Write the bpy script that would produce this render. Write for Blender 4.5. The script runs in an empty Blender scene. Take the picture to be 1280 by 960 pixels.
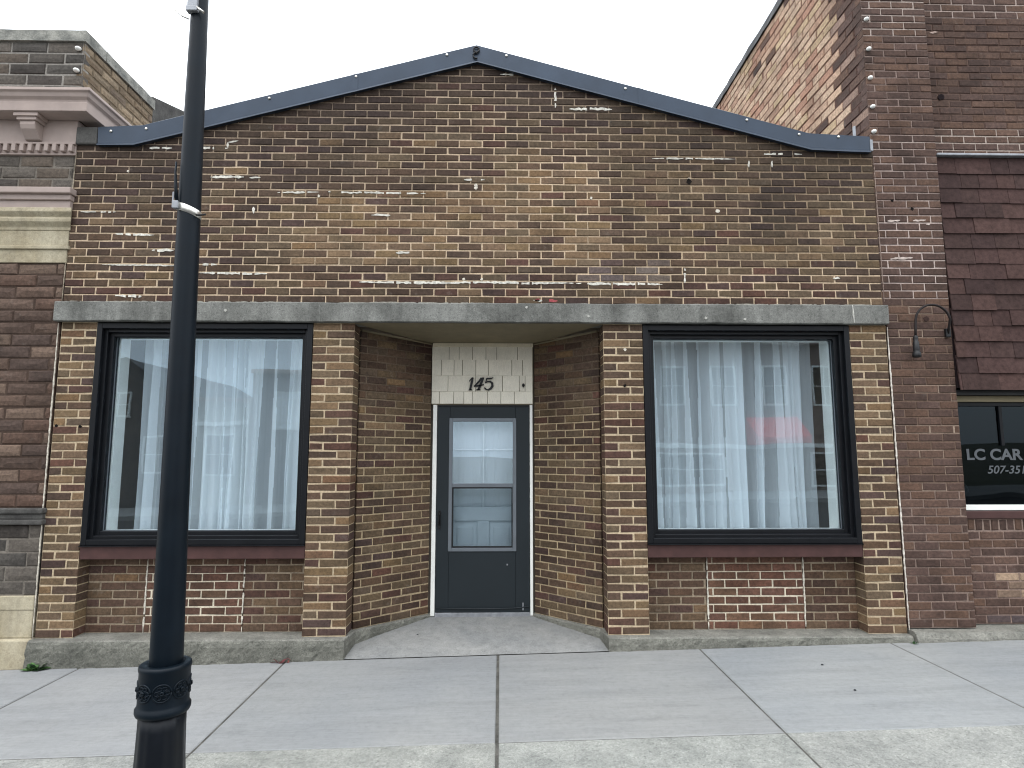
import bpy, bmesh, math, random
from mathutils import Vector, Matrix, noise
R = math.radians
random.seed(7)
scene = bpy.context.scene
COL = scene.collection

# ------------------------------------------------------------------ helpers
def lin(r, g, b, k=1.0):
    def f(c):
        c /= 255.0
        return c / 12.92 if c <= .04045 else ((c + .055) / 1.055) ** 2.4
    return (f(r) * k, f(g) * k, f(b) * k)

def mixc(a, b, t):
    return tuple(a[i] * (1 - t) + b[i] * t for i in range(3))

def vary(c, a, b):
    k = random.uniform(a, b); return tuple(v * k for v in c)

def clamp(x, a=0., b=1.):
    return max(a, min(b, x))

def sstep(a, b, x):
    t = clamp((x - a) / (b - a)); return t * t * (3 - 2 * t)

def nz(x, y, z=0.0, s=1.0):
    return noise.noise(Vector((x * s, y * s, z * s)))

class MB:
    """collects faces for one mesh"""
    def __init__(self):
        self.v = []; self.f = []; self.m = []; self.c = []; self.s = []
    def vert(self, p):
        self.v.append((p[0], p[1], p[2])); return len(self.v) - 1
    def face(self, idx, mat=0, col=(1, 1, 1), smooth=False):
        self.f.append(tuple(idx)); self.m.append(mat); self.c.append(col); self.s.append(smooth)
    def poly(self, pts, mat=0, col=(1, 1, 1)):
        self.face([self.vert(p) for p in pts], mat, col)
    def box(self, x0, x1, y0, y1, z0, z1, mat=0, col=(1, 1, 1)):
        i = [self.vert(p) for p in ((x0,y0,z0),(x1,y0,z0),(x1,y1,z0),(x0,y1,z0),(x0,y0,z1),(x1,y0,z1),(x1,y1,z1),(x0,y1,z1))]
        for q in ((3,2,1,0),(4,5,6,7),(0,1,5,4),(1,2,6,5),(2,3,7,6),(3,0,4,7)):
            self.face([i[k] for k in q], mat, col)
    def prism(self, pts, off, mat=0, col=(1, 1, 1), cap=True):
        """pts: closed loop of 3-D points; extruded by the vector off"""
        n = len(pts); a = [self.vert(p) for p in pts]
        b = [self.vert((p[0]+off[0], p[1]+off[1], p[2]+off[2])) for p in pts]
        if cap:
            self.face(a[::-1], mat, col); self.face(b, mat, col)
        for k in range(n):
            self.face((a[k], a[(k+1) % n], b[(k+1) % n], b[k]), mat, col)
    def loops(self, loops, closed=True, mat=0, col=(1, 1, 1), smooth=True, caps=False):
        ids = [[self.vert(p) for p in l] for l in loops]
        n = len(ids[0])
        for a, b in zip(ids, ids[1:]):
            for k in range(n if closed else n - 1):
                self.face((a[k], a[(k+1) % n], b[(k+1) % n], b[k]), mat, col, smooth)
        if caps:
            self.face(ids[0][::-1], mat, col); self.face(ids[-1], mat, col)
    def lathe(self, prof, cx, cy, seg=32, mat=0, col=(1, 1, 1), lean=0.0, smooth=True, flute=0, fa=0.0):
        L = []
        for r, z in prof:
            ring = []
            for k in range(seg):
                a = 2 * math.pi * k / seg
                rr = r * (1 + (fa * math.cos(flute * a) if flute else 0))
                ring.append((cx + lean * z + rr * math.cos(a), cy + rr * math.sin(a), z))
            L.append(ring)
        self.loops(L, True, mat, col, smooth, caps=True)
    def tube(self, pts, r, seg=8, mat=0, col=(1, 1, 1)):
        pts = [Vector(p) for p in pts]; L = []
        for k, p in enumerate(pts):
            d = (pts[min(k+1, len(pts)-1)] - pts[max(k-1, 0)]).normalized()
            u = d.cross(Vector((0, 0, 1)))
            if u.length < .05: u = d.cross(Vector((0, 1, 0)))
            u.normalize(); w = d.cross(u)
            rr = r[k] if isinstance(r, (list, tuple)) else r
            L.append([p + (u * math.cos(2*math.pi*j/seg) + w * math.sin(2*math.pi*j/seg)) * rr for j in range(seg)])
        self.loops(L, True, mat, col, True, caps=True)
    def build(self, name, mats, parent=None, bevel=0, fix=True, seg=2, angle=35):
        me = bpy.data.meshes.new(name)
        me.from_pydata(self.v, [], self.f)
        if not isinstance(mats, (list, tuple)): mats = [mats]
        for m in mats: me.materials.append(m)
        me.polygons.foreach_set('material_index', self.m)
        me.polygons.foreach_set('use_smooth', self.s)
        at = me.color_attributes.new('col', 'FLOAT_COLOR', 'CORNER')
        buf = []
        for f, c in zip(self.f, self.c): buf += [c[0], c[1], c[2], 1.0] * len(f)
        at.data.foreach_set('color', buf)
        if fix:
            bm = bmesh.new(); bm.from_mesh(me)
            bmesh.ops.recalc_face_normals(bm, faces=bm.faces); bm.to_mesh(me); bm.free()
        me.update()
        o = bpy.data.objects.new(name, me); COL.objects.link(o)
        if parent: o.parent = parent
        if bevel:
            b = o.modifiers.new('bevel', 'BEVEL'); b.width = bevel; b.segments = seg
            b.limit_method = 'ANGLE'; b.angle_limit = R(angle); b.harden_normals = False
        return o

def empty(name, loc, label, cat, group=None):
    o = bpy.data.objects.new(name, None); COL.objects.link(o)
    o.empty_display_size = .2; o.location = loc
    return tag(o, label, cat, group)
def tag(o, label, cat, group=None):
    o['label'] = label; o['category'] = cat
    if group: o['group'] = group
    return o
def struct(o):
    o['kind'] = 'structure'; return o

# ------------------------------------------------------------------ materials
class NT:
    def __init__(self, name):
        self.mat = bpy.data.materials.new(name); self.mat.use_nodes = True
        self.t = self.mat.node_tree; self.t.nodes.clear()
        self.out = self.t.nodes.new('ShaderNodeOutputMaterial')
        self.pos = self.n('ShaderNodeTexCoord').outputs['Object']
    def n(self, typ, **kw):
        nd = self.t.nodes.new(typ)
        for k, v in kw.items(): setattr(nd, k, v)
        return nd
    def link(self, a, b): self.t.links.new(a, b)
    def set(self, sock, v):
        if hasattr(v, 'is_linked') or hasattr(v, 'links'): self.link(v, sock)
        else: sock.default_value = v
    def mapping(self, scale, loc=(0, 0, 0)):
        m = self.n('ShaderNodeMapping'); self.link(self.pos, m.inputs[0])
        m.inputs['Scale'].default_value = scale; m.inputs['Location'].default_value = loc
        return m.outputs[0]
    def noise(self, scale, detail=4, rough=.55, vec=None, dist=0.0):
        x = self.n('ShaderNodeTexNoise'); self.link(vec or self.pos, x.inputs['Vector'])
        x.inputs['Scale'].default_value = scale; x.inputs['Detail'].default_value = detail
        x.inputs['Roughness'].default_value = rough; x.inputs['Distortion'].default_value = dist
        return x.outputs['Fac']
    def voro(self, scale, vec=None, feature='F1', out='Distance'):
        x = self.n('ShaderNodeTexVoronoi', feature=feature); self.link(vec or self.pos, x.inputs['Vector'])
        x.inputs['Scale'].default_value = scale
        return x.outputs[out]
    def ramp(self, fac, stops):
        r = self.n('ShaderNodeValToRGB'); self.link(fac, r.inputs[0])
        el = r.color_ramp.elements
        while len(el) > 1: el.remove(el[-1])
        for k, (p, c) in enumerate(stops):
            e = el[0] if k == 0 else el.new(p)
            e.position = p
            e.color = (c, c, c, 1) if not isinstance(c, (tuple, list)) else (*c[:3], 1)
        return r.outputs[0]
    def mix(self, a, b, fac, mode='MIX'):
        x = self.n('ShaderNodeMix', data_type='RGBA', blend_type=mode)
        self.set(x.inputs[0], fac)
        for s, v in ((x.inputs[6], a), (x.inputs[7], b)):
            if isinstance(v, (tuple, list)): s.default_value = (*v[:3], 1)
            else: self.link(v, s)
        return x.outputs[2]
    def math(self, op, a, b=0.0):
        x = self.n('ShaderNodeMath', operation=op); self.set(x.inputs[0], a); self.set(x.inputs[1], b)
        return x.outputs[0]
    def bump(self, h, strength=.5, dist=.01, normal=None):
        b = self.n('ShaderNodeBump'); self.link(h, b.inputs['Height'])
        b.inputs['Strength'].default_value = strength; b.inputs['Distance'].default_value = dist
        if normal: self.link(normal, b.inputs['Normal'])
        return b.outputs[0]
    def attr(self):
        a = self.n('ShaderNodeAttribute'); a.attribute_name = 'col'; return a.outputs['Color']
    def bsdf(self, col, rough=.8, normal=None, spec=.35, metal=0.0):
        p = self.n('ShaderNodeBsdfPrincipled')
        if isinstance(col, (tuple, list)): p.inputs['Base Color'].default_value = (*col[:3], 1)
        else: self.link(col, p.inputs['Base Color'])
        self.set(p.inputs['Roughness'], rough)
        p.inputs['Specular IOR Level'].default_value = spec
        p.inputs['Metallic'].default_value = metal
        if normal: self.link(normal, p.inputs['Normal'])
        self.link(p.outputs[0], self.out.inputs[0]); return p

def mat_brick(name='rug_brick', grit=1.0):
    t = NT(name)
    n1 = t.noise(38, 5, .65); n2 = t.noise(240, 3, .6)
    v = t.mapping((30, 30, 420)); st = t.noise(1.0, 2, .5, v)
    pits = t.voro(150)
    c = t.mix(t.mix(t.attr(), (.67, .66, .655), 1.0, 'MULTIPLY'), t.ramp(n1, [(.25, .5), (.5, 1.0), (.75, 1.5)]), .85 * grit, 'MULTIPLY')
    c = t.mix(c, t.ramp(n2, [(.3, .72), (.5, 1.0), (.72, 1.3)]), .6, 'MULTIPLY')
    c = t.mix(c, t.ramp(st, [(.35, .8), (.6, 1.1)]), .45, 'MULTIPLY')
    grime = t.noise(2.6, 6, .62)
    c = t.mix(c, t.ramp(grime, [(.36, .58), (.52, 1.0), (.75, 1.12)]), .75, 'MULTIPLY')
    c = t.mix(c, (.34, .31, .27), t.math('MULTIPLY', t.ramp(t.noise(9, 6, .7), [(.60, 0.0), (.75, 1.0)]), .22))
    h = t.math('ADD', t.math('MULTIPLY', n1, .6), t.math('ADD', t.math('MULTIPLY', st, .5), t.math('MULTIPLY', t.ramp(pits, [(.0, 0.), (.3, 1.)]), .25)))
    t.bsdf(c, .86, t.bump(h, .75, .005), .25)
    return t.mat

def mat_mortar():
    t = NT('mortar')
    n1 = t.noise(55, 4, .6); n2 = t.noise(420, 2, .6)
    c = t.mix(t.mix(t.attr(), (.90, .88, .86), 1.0, 'MULTIPLY'), t.ramp(n1, [(.3, .6), (.55, 1.0), (.8, 1.2)]), .8, 'MULTIPLY')
    c = t.mix(c, t.ramp(n2, [(.3, .75), (.7, 1.2)]), .6, 'MULTIPLY')
    t.bsdf(c, .95, t.bump(t.math('ADD', n1, t.math('MULTIPLY', n2, .6)), .8, .004), .15)
    return t.mat

def mat_concrete(name, base, dark, speck=.5, sc=1.0, bump=.6, rough=.9, streak=0.0, attr=False, pit=.25, dist=.008):
    t = NT(name)
    a = t.noise(1.7 * sc, 6, .6); b = t.noise(11 * sc, 6, .65); f = t.noise(170, 3, .6)
    c = t.mix(tuple(q * .66 for q in dark), tuple(q * .66 for q in base), t.ramp(a, [(.3, 0.), (.62, 1.)]))
    if attr: c = t.mix(c, t.attr(), 1.0, 'MULTIPLY')
    c = t.mix(c, t.ramp(b, [(.28, .72), (.5, 1.), (.75, 1.16)]), .7, 'MULTIPLY')
    c = t.mix(c, t.ramp(f, [(.3, .72), (.5, 1.), (.72, 1.25)]), speck, 'MULTIPLY')
    vo = t.n('ShaderNodeTexVoronoi'); t.link(t.pos, vo.inputs['Vector']); vo.inputs['Scale'].default_value = 95
    spk = t.ramp(vo.outputs['Color'], [(.0, .45), (.25, .9), (.6, 1.0), (1., 1.3)])
    c = t.mix(c, spk, speck * .7, 'MULTIPLY')
    if streak:
        s = t.noise(1.0, 4, .6, t.mapping((9, 9, .8)))
        c = t.mix(c, t.ramp(s, [(.36, .5), (.55, 1.), (.75, 1.12)]), streak, 'MULTIPLY')
    pits = t.ramp(t.voro(70), [(.0, 0.), (.22, 1.)])
    h = t.math('ADD', t.math('ADD', t.math('MULTIPLY', b, .8), t.math('MULTIPLY', f, .35)), t.math('MULTIPLY', pits, pit))
    t.bsdf(c, rough, t.bump(h, bump, dist), .25)
    return t.mat

def mat_walk(name, base, dark):
    t = NT(name)
    br = t.noise(1.0, 4, .65, t.mapping((5, 110, 5))); br2 = t.noise(1.0, 5, .6, t.mapping((.9, 7, 1)))
    a = t.noise(.7, 5, .55); f = t.noise(210, 3, .6); m = t.noise(26, 5, .65)
    c = t.mix(t.mix(tuple(q * .68 for q in base), tuple(q * .69 for q in dark), t.ramp(a, [(.35, 0.), (.7, .7)])), t.attr(), 1.0, 'MULTIPLY')
    c = t.mix(c, t.ramp(br, [(.3, .86), (.5, 1.), (.72, 1.1)]), .7, 'MULTIPLY')
    c = t.mix(c, t.ramp(br2, [(.32, .88), (.5, 1.), (.7, 1.07)]), .8, 'MULTIPLY')
    c = t.mix(c, t.ramp(f, [(.3, .78), (.5, 1.), (.72, 1.16)]), .6, 'MULTIPLY')
    c = t.mix(c, t.ramp(m, [(.3, .86), (.5, 1.), (.75, 1.08)]), .7, 'MULTIPLY')
    sp = t.ramp(t.voro(14), [(.02, 0.), (.05, 1.)])
    c = t.mix(c, sp, .35, 'MULTIPLY')
    st = t.ramp(t.noise(1.9, 7, .7), [(.60, 1.), (.72, .84)])
    c = t.mix(c, st, .8, 'MULTIPLY')
    t.bsdf(c, .88, t.bump(t.math('ADD', br, t.math('ADD', t.math('MULTIPLY', f, .5), t.math('MULTIPLY', m, .5))), .4, .004), .25)
    return t.mat

def mat_paint(name, col, rough=.45, var=.25, bump=.12, spec=.4, metal=0., sc=6, chips=None):
    t = NT(name)
    a = t.noise(sc, 5, .6); b = t.noise(130, 2, .5)
    c = t.mix(col, t.ramp(a, [(.3, 1 - var), (.55, 1.), (.75, 1 + var)]), 1.0, 'MULTIPLY')
    if chips:
        k = t.ramp(t.noise(23, 6, .7), [(.66, 0.), (.70, 1.)])
        c = t.mix(c, chips, t.math('MULTIPLY', k, .7))
    rg = t.math('ADD', t.math('MULTIPLY', a, .25), rough - .12)
    t.bsdf(c, rg, t.bump(t.math('ADD', a, t.math('MULTIPLY', b, .3)), bump, .004), spec, metal)
    return t.mat

def mat_attr(name, rough=.8, var=.35, sc=40, bump=.4, spec=.3, stretch=None):
    t = NT(name)
    v = t.mapping(stretch) if stretch else None
    a = t.noise(sc, 5, .6, v); b = t.noise(300, 2, .5); g = t.noise(3, 5, .6)
    c = t.mix(t.attr(), t.ramp(a, [(.3, 1 - var), (.5, 1.), (.75, 1 + var)]), 1., 'MULTIPLY')
    c = t.mix(c, t.ramp(b, [(.3, .8), (.7, 1.2)]), .6, 'MULTIPLY')
    c = t.mix(c, t.ramp(g, [(.35, .78), (.55, 1.)]), .6, 'MULTIPLY')
    t.bsdf(c, rough, t.bump(t.math('ADD', a, t.math('MULTIPLY', b, .5)), bump, .004), spec)
    return t.mat

def mat_glass(name, k=2.2, tint=(.96, .98, .985), wob=.015):
    t = NT(name)
    tr = t.n('ShaderNodeBsdfTransparent'); tr.inputs[0].default_value = (*tint, 1)
    gl = t.n('ShaderNodeBsdfGlossy'); gl.inputs['Roughness'].default_value = .0
    gl.inputs['Color'].default_value = (.74, .89, 1, 1)
    h = t.noise(1.3, 2, .5)
    t.link(t.bump(h, wob, .1), gl.inputs['Normal'])
    # Schlick reflectance, the same from either side of the sheet
    lw = t.n('ShaderNodeLayerWeight'); lw.inputs[0].default_value = .5
    p5 = t.math('POWER', lw.outputs['Facing'], 5.0)
    fac = t.math('ADD', t.math('MULTIPLY', p5, .95), .03 * k)
    mx = t.n('ShaderNodeMixShader'); t.link(fac, mx.inputs[0])
    t.link(tr.outputs[0], mx.inputs[1]); t.link(gl.outputs[0], mx.inputs[2])
    t.link(mx.outputs[0], t.out.inputs[0])
    return t.mat

def mat_sheer(name, col, opac=.8):
    t = NT(name)
    w = t.noise(600, 1, .5)
    d = t.n('ShaderNodeBsdfDiffuse'); d.inputs[0].default_value = (*col, 1)
    tl = t.n('ShaderNodeBsdfTranslucent'); tl.inputs[0].default_value = (*col, 1)
    tr = t.n('ShaderNodeBsdfTransparent')
    m1 = t.n('ShaderNodeMixShader'); m1.inputs[0].default_value = .42
    t.link(d.outputs[0], m1.inputs[1]); t.link(tl.outputs[0], m1.inputs[2])
    m2 = t.n('ShaderNodeMixShader'); t.link(t.math('MULTIPLY', t.attr(), opac), m2.inputs[0])
    t.link(tr.outputs[0], m2.inputs[1]); t.link(m1.outputs[0], m2.inputs[2])
    t.link(m2.outputs[0], t.out.inputs[0])
    return t.mat

M = {}
M['brick'] = mat_brick()
M['mortar'] = mat_mortar()
M['lintel'] = mat_concrete('weathered_concrete', lin(156, 156, 150), lin(114, 114, 109), 1.0, 1.6, 1.0, .9, .5)
M['plinth'] = mat_concrete('rough_concrete', lin(172, 170, 160), lin(132, 131, 123), 1.0, 2.5, 1.0, .92, .2, attr=True, pit=1.3, dist=.022)
M['walk'] = mat_walk('sidewalk_concrete', lin(168, 168, 165), lin(148, 151, 153))
M['aggregate'] = mat_concrete('worn_aggregate', lin(184, 184, 176), lin(154, 155, 149), 1.0, 3.0, 1.0, .9, attr=True, pit=.8)
M['floor'] = mat_concrete('entry_concrete', lin(166, 166, 163), lin(146, 148, 148), .6, 1.2, .4, .85)
M['joint'] = mat_concrete('joint_dirt', lin(112, 110, 104), lin(74, 73, 69), .8, 5, .8)
M['asphalt'] = mat_concrete('asphalt', lin(78, 80, 82), lin(58, 60, 62), .9, .6, .7, .9)
M['earth'] = mat_concrete('ground_mix', lin(110, 108, 96), lin(80, 88, 66), .6, .1, .5)
M['coping'] = mat_paint('navy_metal', lin(47, 58, 72), .38, .22, .15, .5, .35, 2.5)
M['black_frame'] = mat_paint('black_aluminium', lin(14, 16, 20), .42, .12, .05, .25)
M['sill'] = mat_paint('maroon_wood', lin(74, 50, 47), .6, .25, .25, .3, 0, 8)
M['post'] = mat_paint('post_paint', lin(10, 20, 28), .45, .2, .12, .18, 0, 9)
M['post_dark'] = mat_paint('post_base_paint', lin(9, 14, 21), .42, .2, .15, .28, 0, 9)
M['steel'] = mat_paint('bright_steel', lin(215, 212, 204), .3, .1, .1, .5, .85, 20)
M['galv'] = mat_paint('galvanised', lin(150, 152, 156), .5, .25, .15, .5, .5, 20)
M['door'] = mat_paint('slate_door', lin(30, 37, 41), .5, .08, .08, .3, 0, 3)
M['alum'] = mat_paint('grey_aluminium', lin(104, 110, 116), .45, .1, .05, .5, .2)
M['white'] = mat_paint('white_paint', lin(232, 232, 226), .6, .08, .1, .3)
M['inner_white'] = mat_paint('inner_white', lin(232, 236, 238), .6, .06, .05, .3)
M['shingle_white'] = mat_attr('cream_shingle', .7, .10, 3, .5, .3, (90, 90, 3))
M['soffit'] = mat_paint('soffit_paint', lin(128, 118, 96), .75, .15, .1, .2)
M['black'] = mat_paint('black_paint', lin(16, 16, 18), .5, .1, .05, .4)
M['sandstone'] = mat_concrete('sandstone', lin(210, 199, 172), lin(186, 172, 142), .5, 2.0, .7, .9, .3)
M['cornice'] = mat_paint('pink_cornice', lin(164, 148, 140), .65, .12, .2, .3, 0, 6, lin(140, 120, 112))
M['greystone'] = mat_concrete('grey_stone', lin(112, 110, 106), lin(76, 74, 72), .7, 3, .8)
M['par_coping'] = mat_concrete('parapet_coping', lin(190, 188, 178), lin(110, 112, 108), .8, 4, .8)
M['roofing'] = mat_concrete('roofing', lin(80, 80, 82), lin(60, 60, 62), .5, 2, .5)
M['awning'] = mat_attr('asphalt_shingle', .92, .3, 26, .6, .15)
M['glass'] = mat_glass('window_glass', 2.5, (.94, .98, 1.0))
M['glass_door'] = mat_glass('door_glass', 3.6, (.94, .97, .99), .02)
M['glass_dark'] = mat_glass('shop_glass', .9, (.22, .26, .28), .02)
M['added_roof_glass'] = mat_glass('added_roof_glass', 1.0, (.99, .99, 1), 0)  # clear glass for the added roof lights
M['glass_screen'] = mat_glass('screened_glass', 1.6, (.74, .78, .80), .02)
M['sheer'] = mat_sheer('sheer_cloth', (.92, .95, .97), 1.0)
M['plaster'] = mat_paint('interior_plaster', lin(120, 112, 102), .9, .1, .05, .1)
M['dark_room'] = mat_paint('dark_interior', lin(38, 38, 40), .9, .3, .05, .1, 0, 3)
M['letter'] = mat_paint('vinyl_letter', lin(90, 93, 96), .6, .05, .02, .2)
M['leaf'] = mat_attr('weed_leaf', .6, .3, 60, .2, .3)
M['generic'] = mat_attr('painted_wall', .8, .15, 6, .2, .25)
M['red'] = mat_paint('red_canvas', lin(225, 34, 40), .7, .1, .1, .2)

# ------------------------------------------------------------------ brickwork
def brick(mb, O, U, N, u0, u1, z0, z1, depth, col, bev=.005, jit=.0012, bulge=0.0):
    dn = random.uniform(-jit, jit) * 1.4
    j = lambda: random.uniform(-jit, jit)
    def P(u, z, n): return (O[0] + U[0]*u + N[0]*n, O[1] + U[1]*u + N[1]*n, O[2] + z)
    tilt = random.uniform(-jit, jit)
    cs = [(u0, z0), (u1, z0), (u1, z1), (u0, z1)]
    jj = [(j(), j()) for _ in cs]
    back = [mb.vert(P(u, z, -depth)) for u, z in cs]
    mid = [mb.vert(P(u + a, z + b, dn - bev + (tilt if k in (1, 2) else -tilt))) for k, ((u, z), (a, b)) in enumerate(zip(cs, jj))]
    sg = [(1, 1), (-1, 1), (-1, -1), (1, -1)]
    fr = [mb.vert(P(u + a + s[0]*bev, z + b + s[1]*bev, dn + (tilt if k in (1, 2) else -tilt))) for k, ((u, z), (a, b), s) in enumerate(zip(cs, jj, sg))]
    for k in range(4):
        l = (k + 1) % 4
        mb.face((back[k], back[l], mid[l], mid[k]), 0, col)
        mb.face((mid[k], mid[l], fr[l], fr[k]), 0, col)
    if bulge:
        uc = (u0 + u1) / 2; w = (u1 - u0) * .28; zc = (z0 + z1) / 2
        a = mb.vert(P(uc - w + j()*4, zc + j()*4, dn + bulge * random.uniform(.5, 1.1)))
        b = mb.vert(P(uc + w + j()*4, zc + j()*4, dn + bulge * random.uniform(.5, 1.1)))
        mb.face((fr[0], fr[1], b, a), 0, col); mb.face((fr[1], fr[2], b), 0, col)
        mb.face((fr[2], fr[3], a, b), 0, col); mb.face((fr[3], fr[0], a), 0, col)
    else:
        mb.face(fr, 0, col)

def lay(mb, O, U, N, u0, u1, z0, z1, colf, morf, course=.0704, L=.2145, joint=.0115, depth=.04, off=0.0,
        clip=None, core=True, jit=.0018, bulge=0.0, bev=.005, rake=.006, wander=.0, colshift=0):
    n = max(1, round((z1 - z0) / course)); ch = (z1 - z0) / n
    for k in range(n):
        za = z0 + k * ch; zb = za + ch
        start = u0 - (L / 2 if (k + colshift) % 2 else 0.) - off
        u = start
        while u < u1 - .001:
            a, b = max(u, u0), min(u + L, u1)
            u += L
            if b - a < .03: continue
            cx, cz = (a + b) / 2, (za + zb) / 2
            if clip and not clip(cx, zb): continue
            wz = wander * nz(cx * 1.3, cz * 6, 3.1)
            h = joint / 2
            # a joint at both ends, none past the wall's own ends
            aa = a + (h if a > u0 + .001 else .0); bb = b - (h if b < u1 - .001 else .0)
            brick(mb, O, U, N, aa, bb, za + h + wz, zb - h + wz, depth, colf(cx, cz, k), bev, jit, bulge)
            q = [(a, za), (b, za), (b, zb), (a, zb)]
            mb.poly([(O[0]+U[0]*x-N[0]*rake, O[1]+U[1]*x-N[1]*rake, O[2]+y) for x, y in q], 1, morf(cx, cz))
    if core:
        e = .004
        pts = [(u0+e, z0), (u1-e, z0), (u1-e, z1), (u0+e, z1)]
        mb.prism([(O[0]+U[0]*x-N[0]*(rake+.002), O[1]+U[1]*x-N[1]*(rake+.002), O[2]+y) for x, y in pts],
                 (-N[0]*(depth-rake), -N[1]*(depth-rake), 0), 1, morf((u0+u1)/2, (z0+z1)/2))

def smear(mb, x0, z0, x1, z1, col, w=.008, y=-.0025, mat=1, gaps=True):
    """a ragged streak of mortar standing a little proud of the wall"""
    L = math.hypot(x1-x0, z1-z0); n = max(3, int(L / .022))
    dx, dz = (x1-x0)/L, (z1-z0)/L
    px, pz = -dz, dx
    top, bot = [], []
    for k in range(n + 1):
        t = k / n
        e = min(1., 5 * min(t, 1 - t) + .25)
        a = w * e * random.uniform(.25, 1.25); b = w * e * random.uniform(.25, 1.1)
        cx, cz = x0 + dx*L*t, z0 + dz*L*t + .006 * nz(x0 + L*t*4, z0*9)
        top.append((cx + px*a, y, cz + pz*a)); bot.append((cx - px*b, y, cz - pz*b))
    for k in range(n):
        if gaps and random.random() < .10 and n > 5: continue
        c = vary(col, .75, 1.08)
        mb.prism([bot[k], bot[k+1], top[k+1], top[k]], (0, .008, 0), mat, c)

def blot(mb, x, z, r, col, y=-.003, mat=1):
    n = 9
    pts = [(x + r*random.uniform(.6, 1.1)*math.cos(2*math.pi*k/n), y, z + r*random.uniform(.6, 1.1)*math.sin(2*math.pi*k/n)) for k in range(n)]
    mb.prism(pts, (0, .008, 0), mat, col)

TAN = [lin(162, 128, 86), lin(150, 118, 78), lin(170, 136, 92), lin(146, 116, 84), lin(156, 128, 84)]
OLV = [lin(132, 112, 80), lin(124, 104, 74), lin(118, 100, 78), lin(138, 116, 84)]
BRN = [lin(112, 88, 70), lin(104, 82, 66), lin(98, 78, 66), lin(118, 92, 72), lin(110, 84, 62)]
DRK = [lin(84, 66, 58), lin(78, 62, 58), lin(90, 70, 60), lin(82, 62, 52)]
RED = [lin(108, 66, 60), lin(116, 72, 62), lin(98, 62, 60), lin(106, 74, 66)]
ORG = [lin(152, 112, 76), lin(146, 106, 74)]
PLM = [lin(84, 64, 68), lin(92, 70, 72)]
SETS = [TAN, OLV, BRN, DRK, RED, ORG, PLM]
def pick(w, k=1.0):
    s = random.choices(SETS, w)[0]; c = random.choice(s)
    v = random.uniform(.9, 1.12) * k * .90; g = (c[0] + c[1] + c[2]) / 3
    h = random.uniform(.06, .22)
    c = mixc(c, MEAN, .40)
    return tuple((a * (1 - h) + g * h) * v for a in c)
MEAN = lin(118, 94, 74)
def inr(x, a, b, e=.12): return sstep(a - e, a + e, x) * (1 - sstep(b - e, b + e, x))
ROOF = [(-3.70, 4.492), (-3.11, 4.514), (-.062, 5.346), (3.047, 4.501), (3.65, 4.475)]
def roofz(x):
    for (a, za), (b, zb) in zip(ROOF, ROOF[1:]):
        if a <= x <= b: return za + (zb - za) * (x - a) / (b - a)
    return ROOF[0][1] if x < ROOF[0][0] else ROOF[-1][1]
def soot(x, z):
    """old soot and water stains on the gable brickwork, 0 clean .. 1 black"""
    s = .75 * (1 - sstep(.15, 1.15, roofz(x) - z + .25 * nz(x, z, 0, 1.6)))
    s = max(s, .85 * inr(x, 2.5, 2.95, .16) * sstep(3.2, 3.7, z))
    s = max(s, .55 * inr(x, 3.0, 3.6, .2) * sstep(3.6, 4.1, z))
    s = max(s, .6 * inr(x, -3.1, -2.5, .25) * sstep(3.3, 3.9, z))
    s = max(s, .5 * inr(x, -2.2, -1.0, .25) * sstep(3.85, 4.05, z))
    s = max(s, .35 * inr(x, -.9, -.05, .1) * inr(z, 3.87, 4.1, .05))
    tanz = max(inr(x, -1.9, 1.25, .14) * inr(z, 3.2, 3.9, .05), 1.0 if math.hypot((x-.62)/.62, (z-3.85)/.42) < 1 else 0)
    return clamp(s * (1 - .9 * tanz) + .10 * nz(x, z, 5, 2.2))
def face_col(x, z, k):
    s = soot(x, z); s = max(s, .16)
    tanz = max(inr(x, -1.9, 1.25, .14) * inr(z, 3.2, 3.9, .05), .95 if math.hypot((x-.62)/.62, (z-3.85)/.42) < 1 else 0)
    s *= 1 - .8 * clamp(tanz)
    if z < 3.14: w = [1.4, 2.2, 4.0, 1.6, 2.2, .35, 1.1]
    elif tanz > .5: w = [6.0, 2.4, 2.0, .4, .55, .15, .25]
    elif x > 1.2: w = [1.2, 4.6, 3.4, 1.0, .35, .0, .35]
    else: w = [.5, 2.0, 4.2, 2.0, .35, .0, .9]
    c = pick(w, 1.13 if tanz > .5 and z > 3.14 else .98)
    c = mixc(c, lin(58, 49, 45), s * .85)
    if -.9 < x < 1.7 and 3.05 < z < 3.25 and .8 < x: c = mixc(c, lin(150, 140, 138), random.uniform(0, .45))
    return c
def face_mor(x, z):
    s = soot(x, z)
    c = mixc(lin(216, 194, 166), lin(142, 126, 112), clamp(s * 1.1 + .05))
    if x > 1.2 and z > 3.2: c = mixc(c, lin(140, 120, 92), .4)
    return vary(c, .75, 1.15)
def pier_col(x, z, k):
    c = pick([3.6, 2.0, 3.0, 1.2, 1.4, .5, .8])
    return c
def pier_mor(x, z): return vary(lin(200, 182, 154), .85, 1.1)
def entry_col(x, z, k):
    return pick([.9, 3.2, 3.0, 1.9, .7, .05, .4], .97)
def panel_col(x, z, k): return mixc(pick([.5, 2.0, 4.0, 1.2, .9, .0, .4], 1.02), lin(112, 82, 68), .25)
def panel_mor(x, z): return vary(lin(170, 155, 134), .75, 1.1)
WHT = lin(226, 220, 206)

FX = (1, 0, 0); FN = (0, -1, 0)
# ------------------------------------------------------------------ the shop
shop = empty('brick_shop', (0, 0, 0), 'low brown brick storefront with shallow gabled top, two curtained windows and door numbered 145', 'building')

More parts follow.
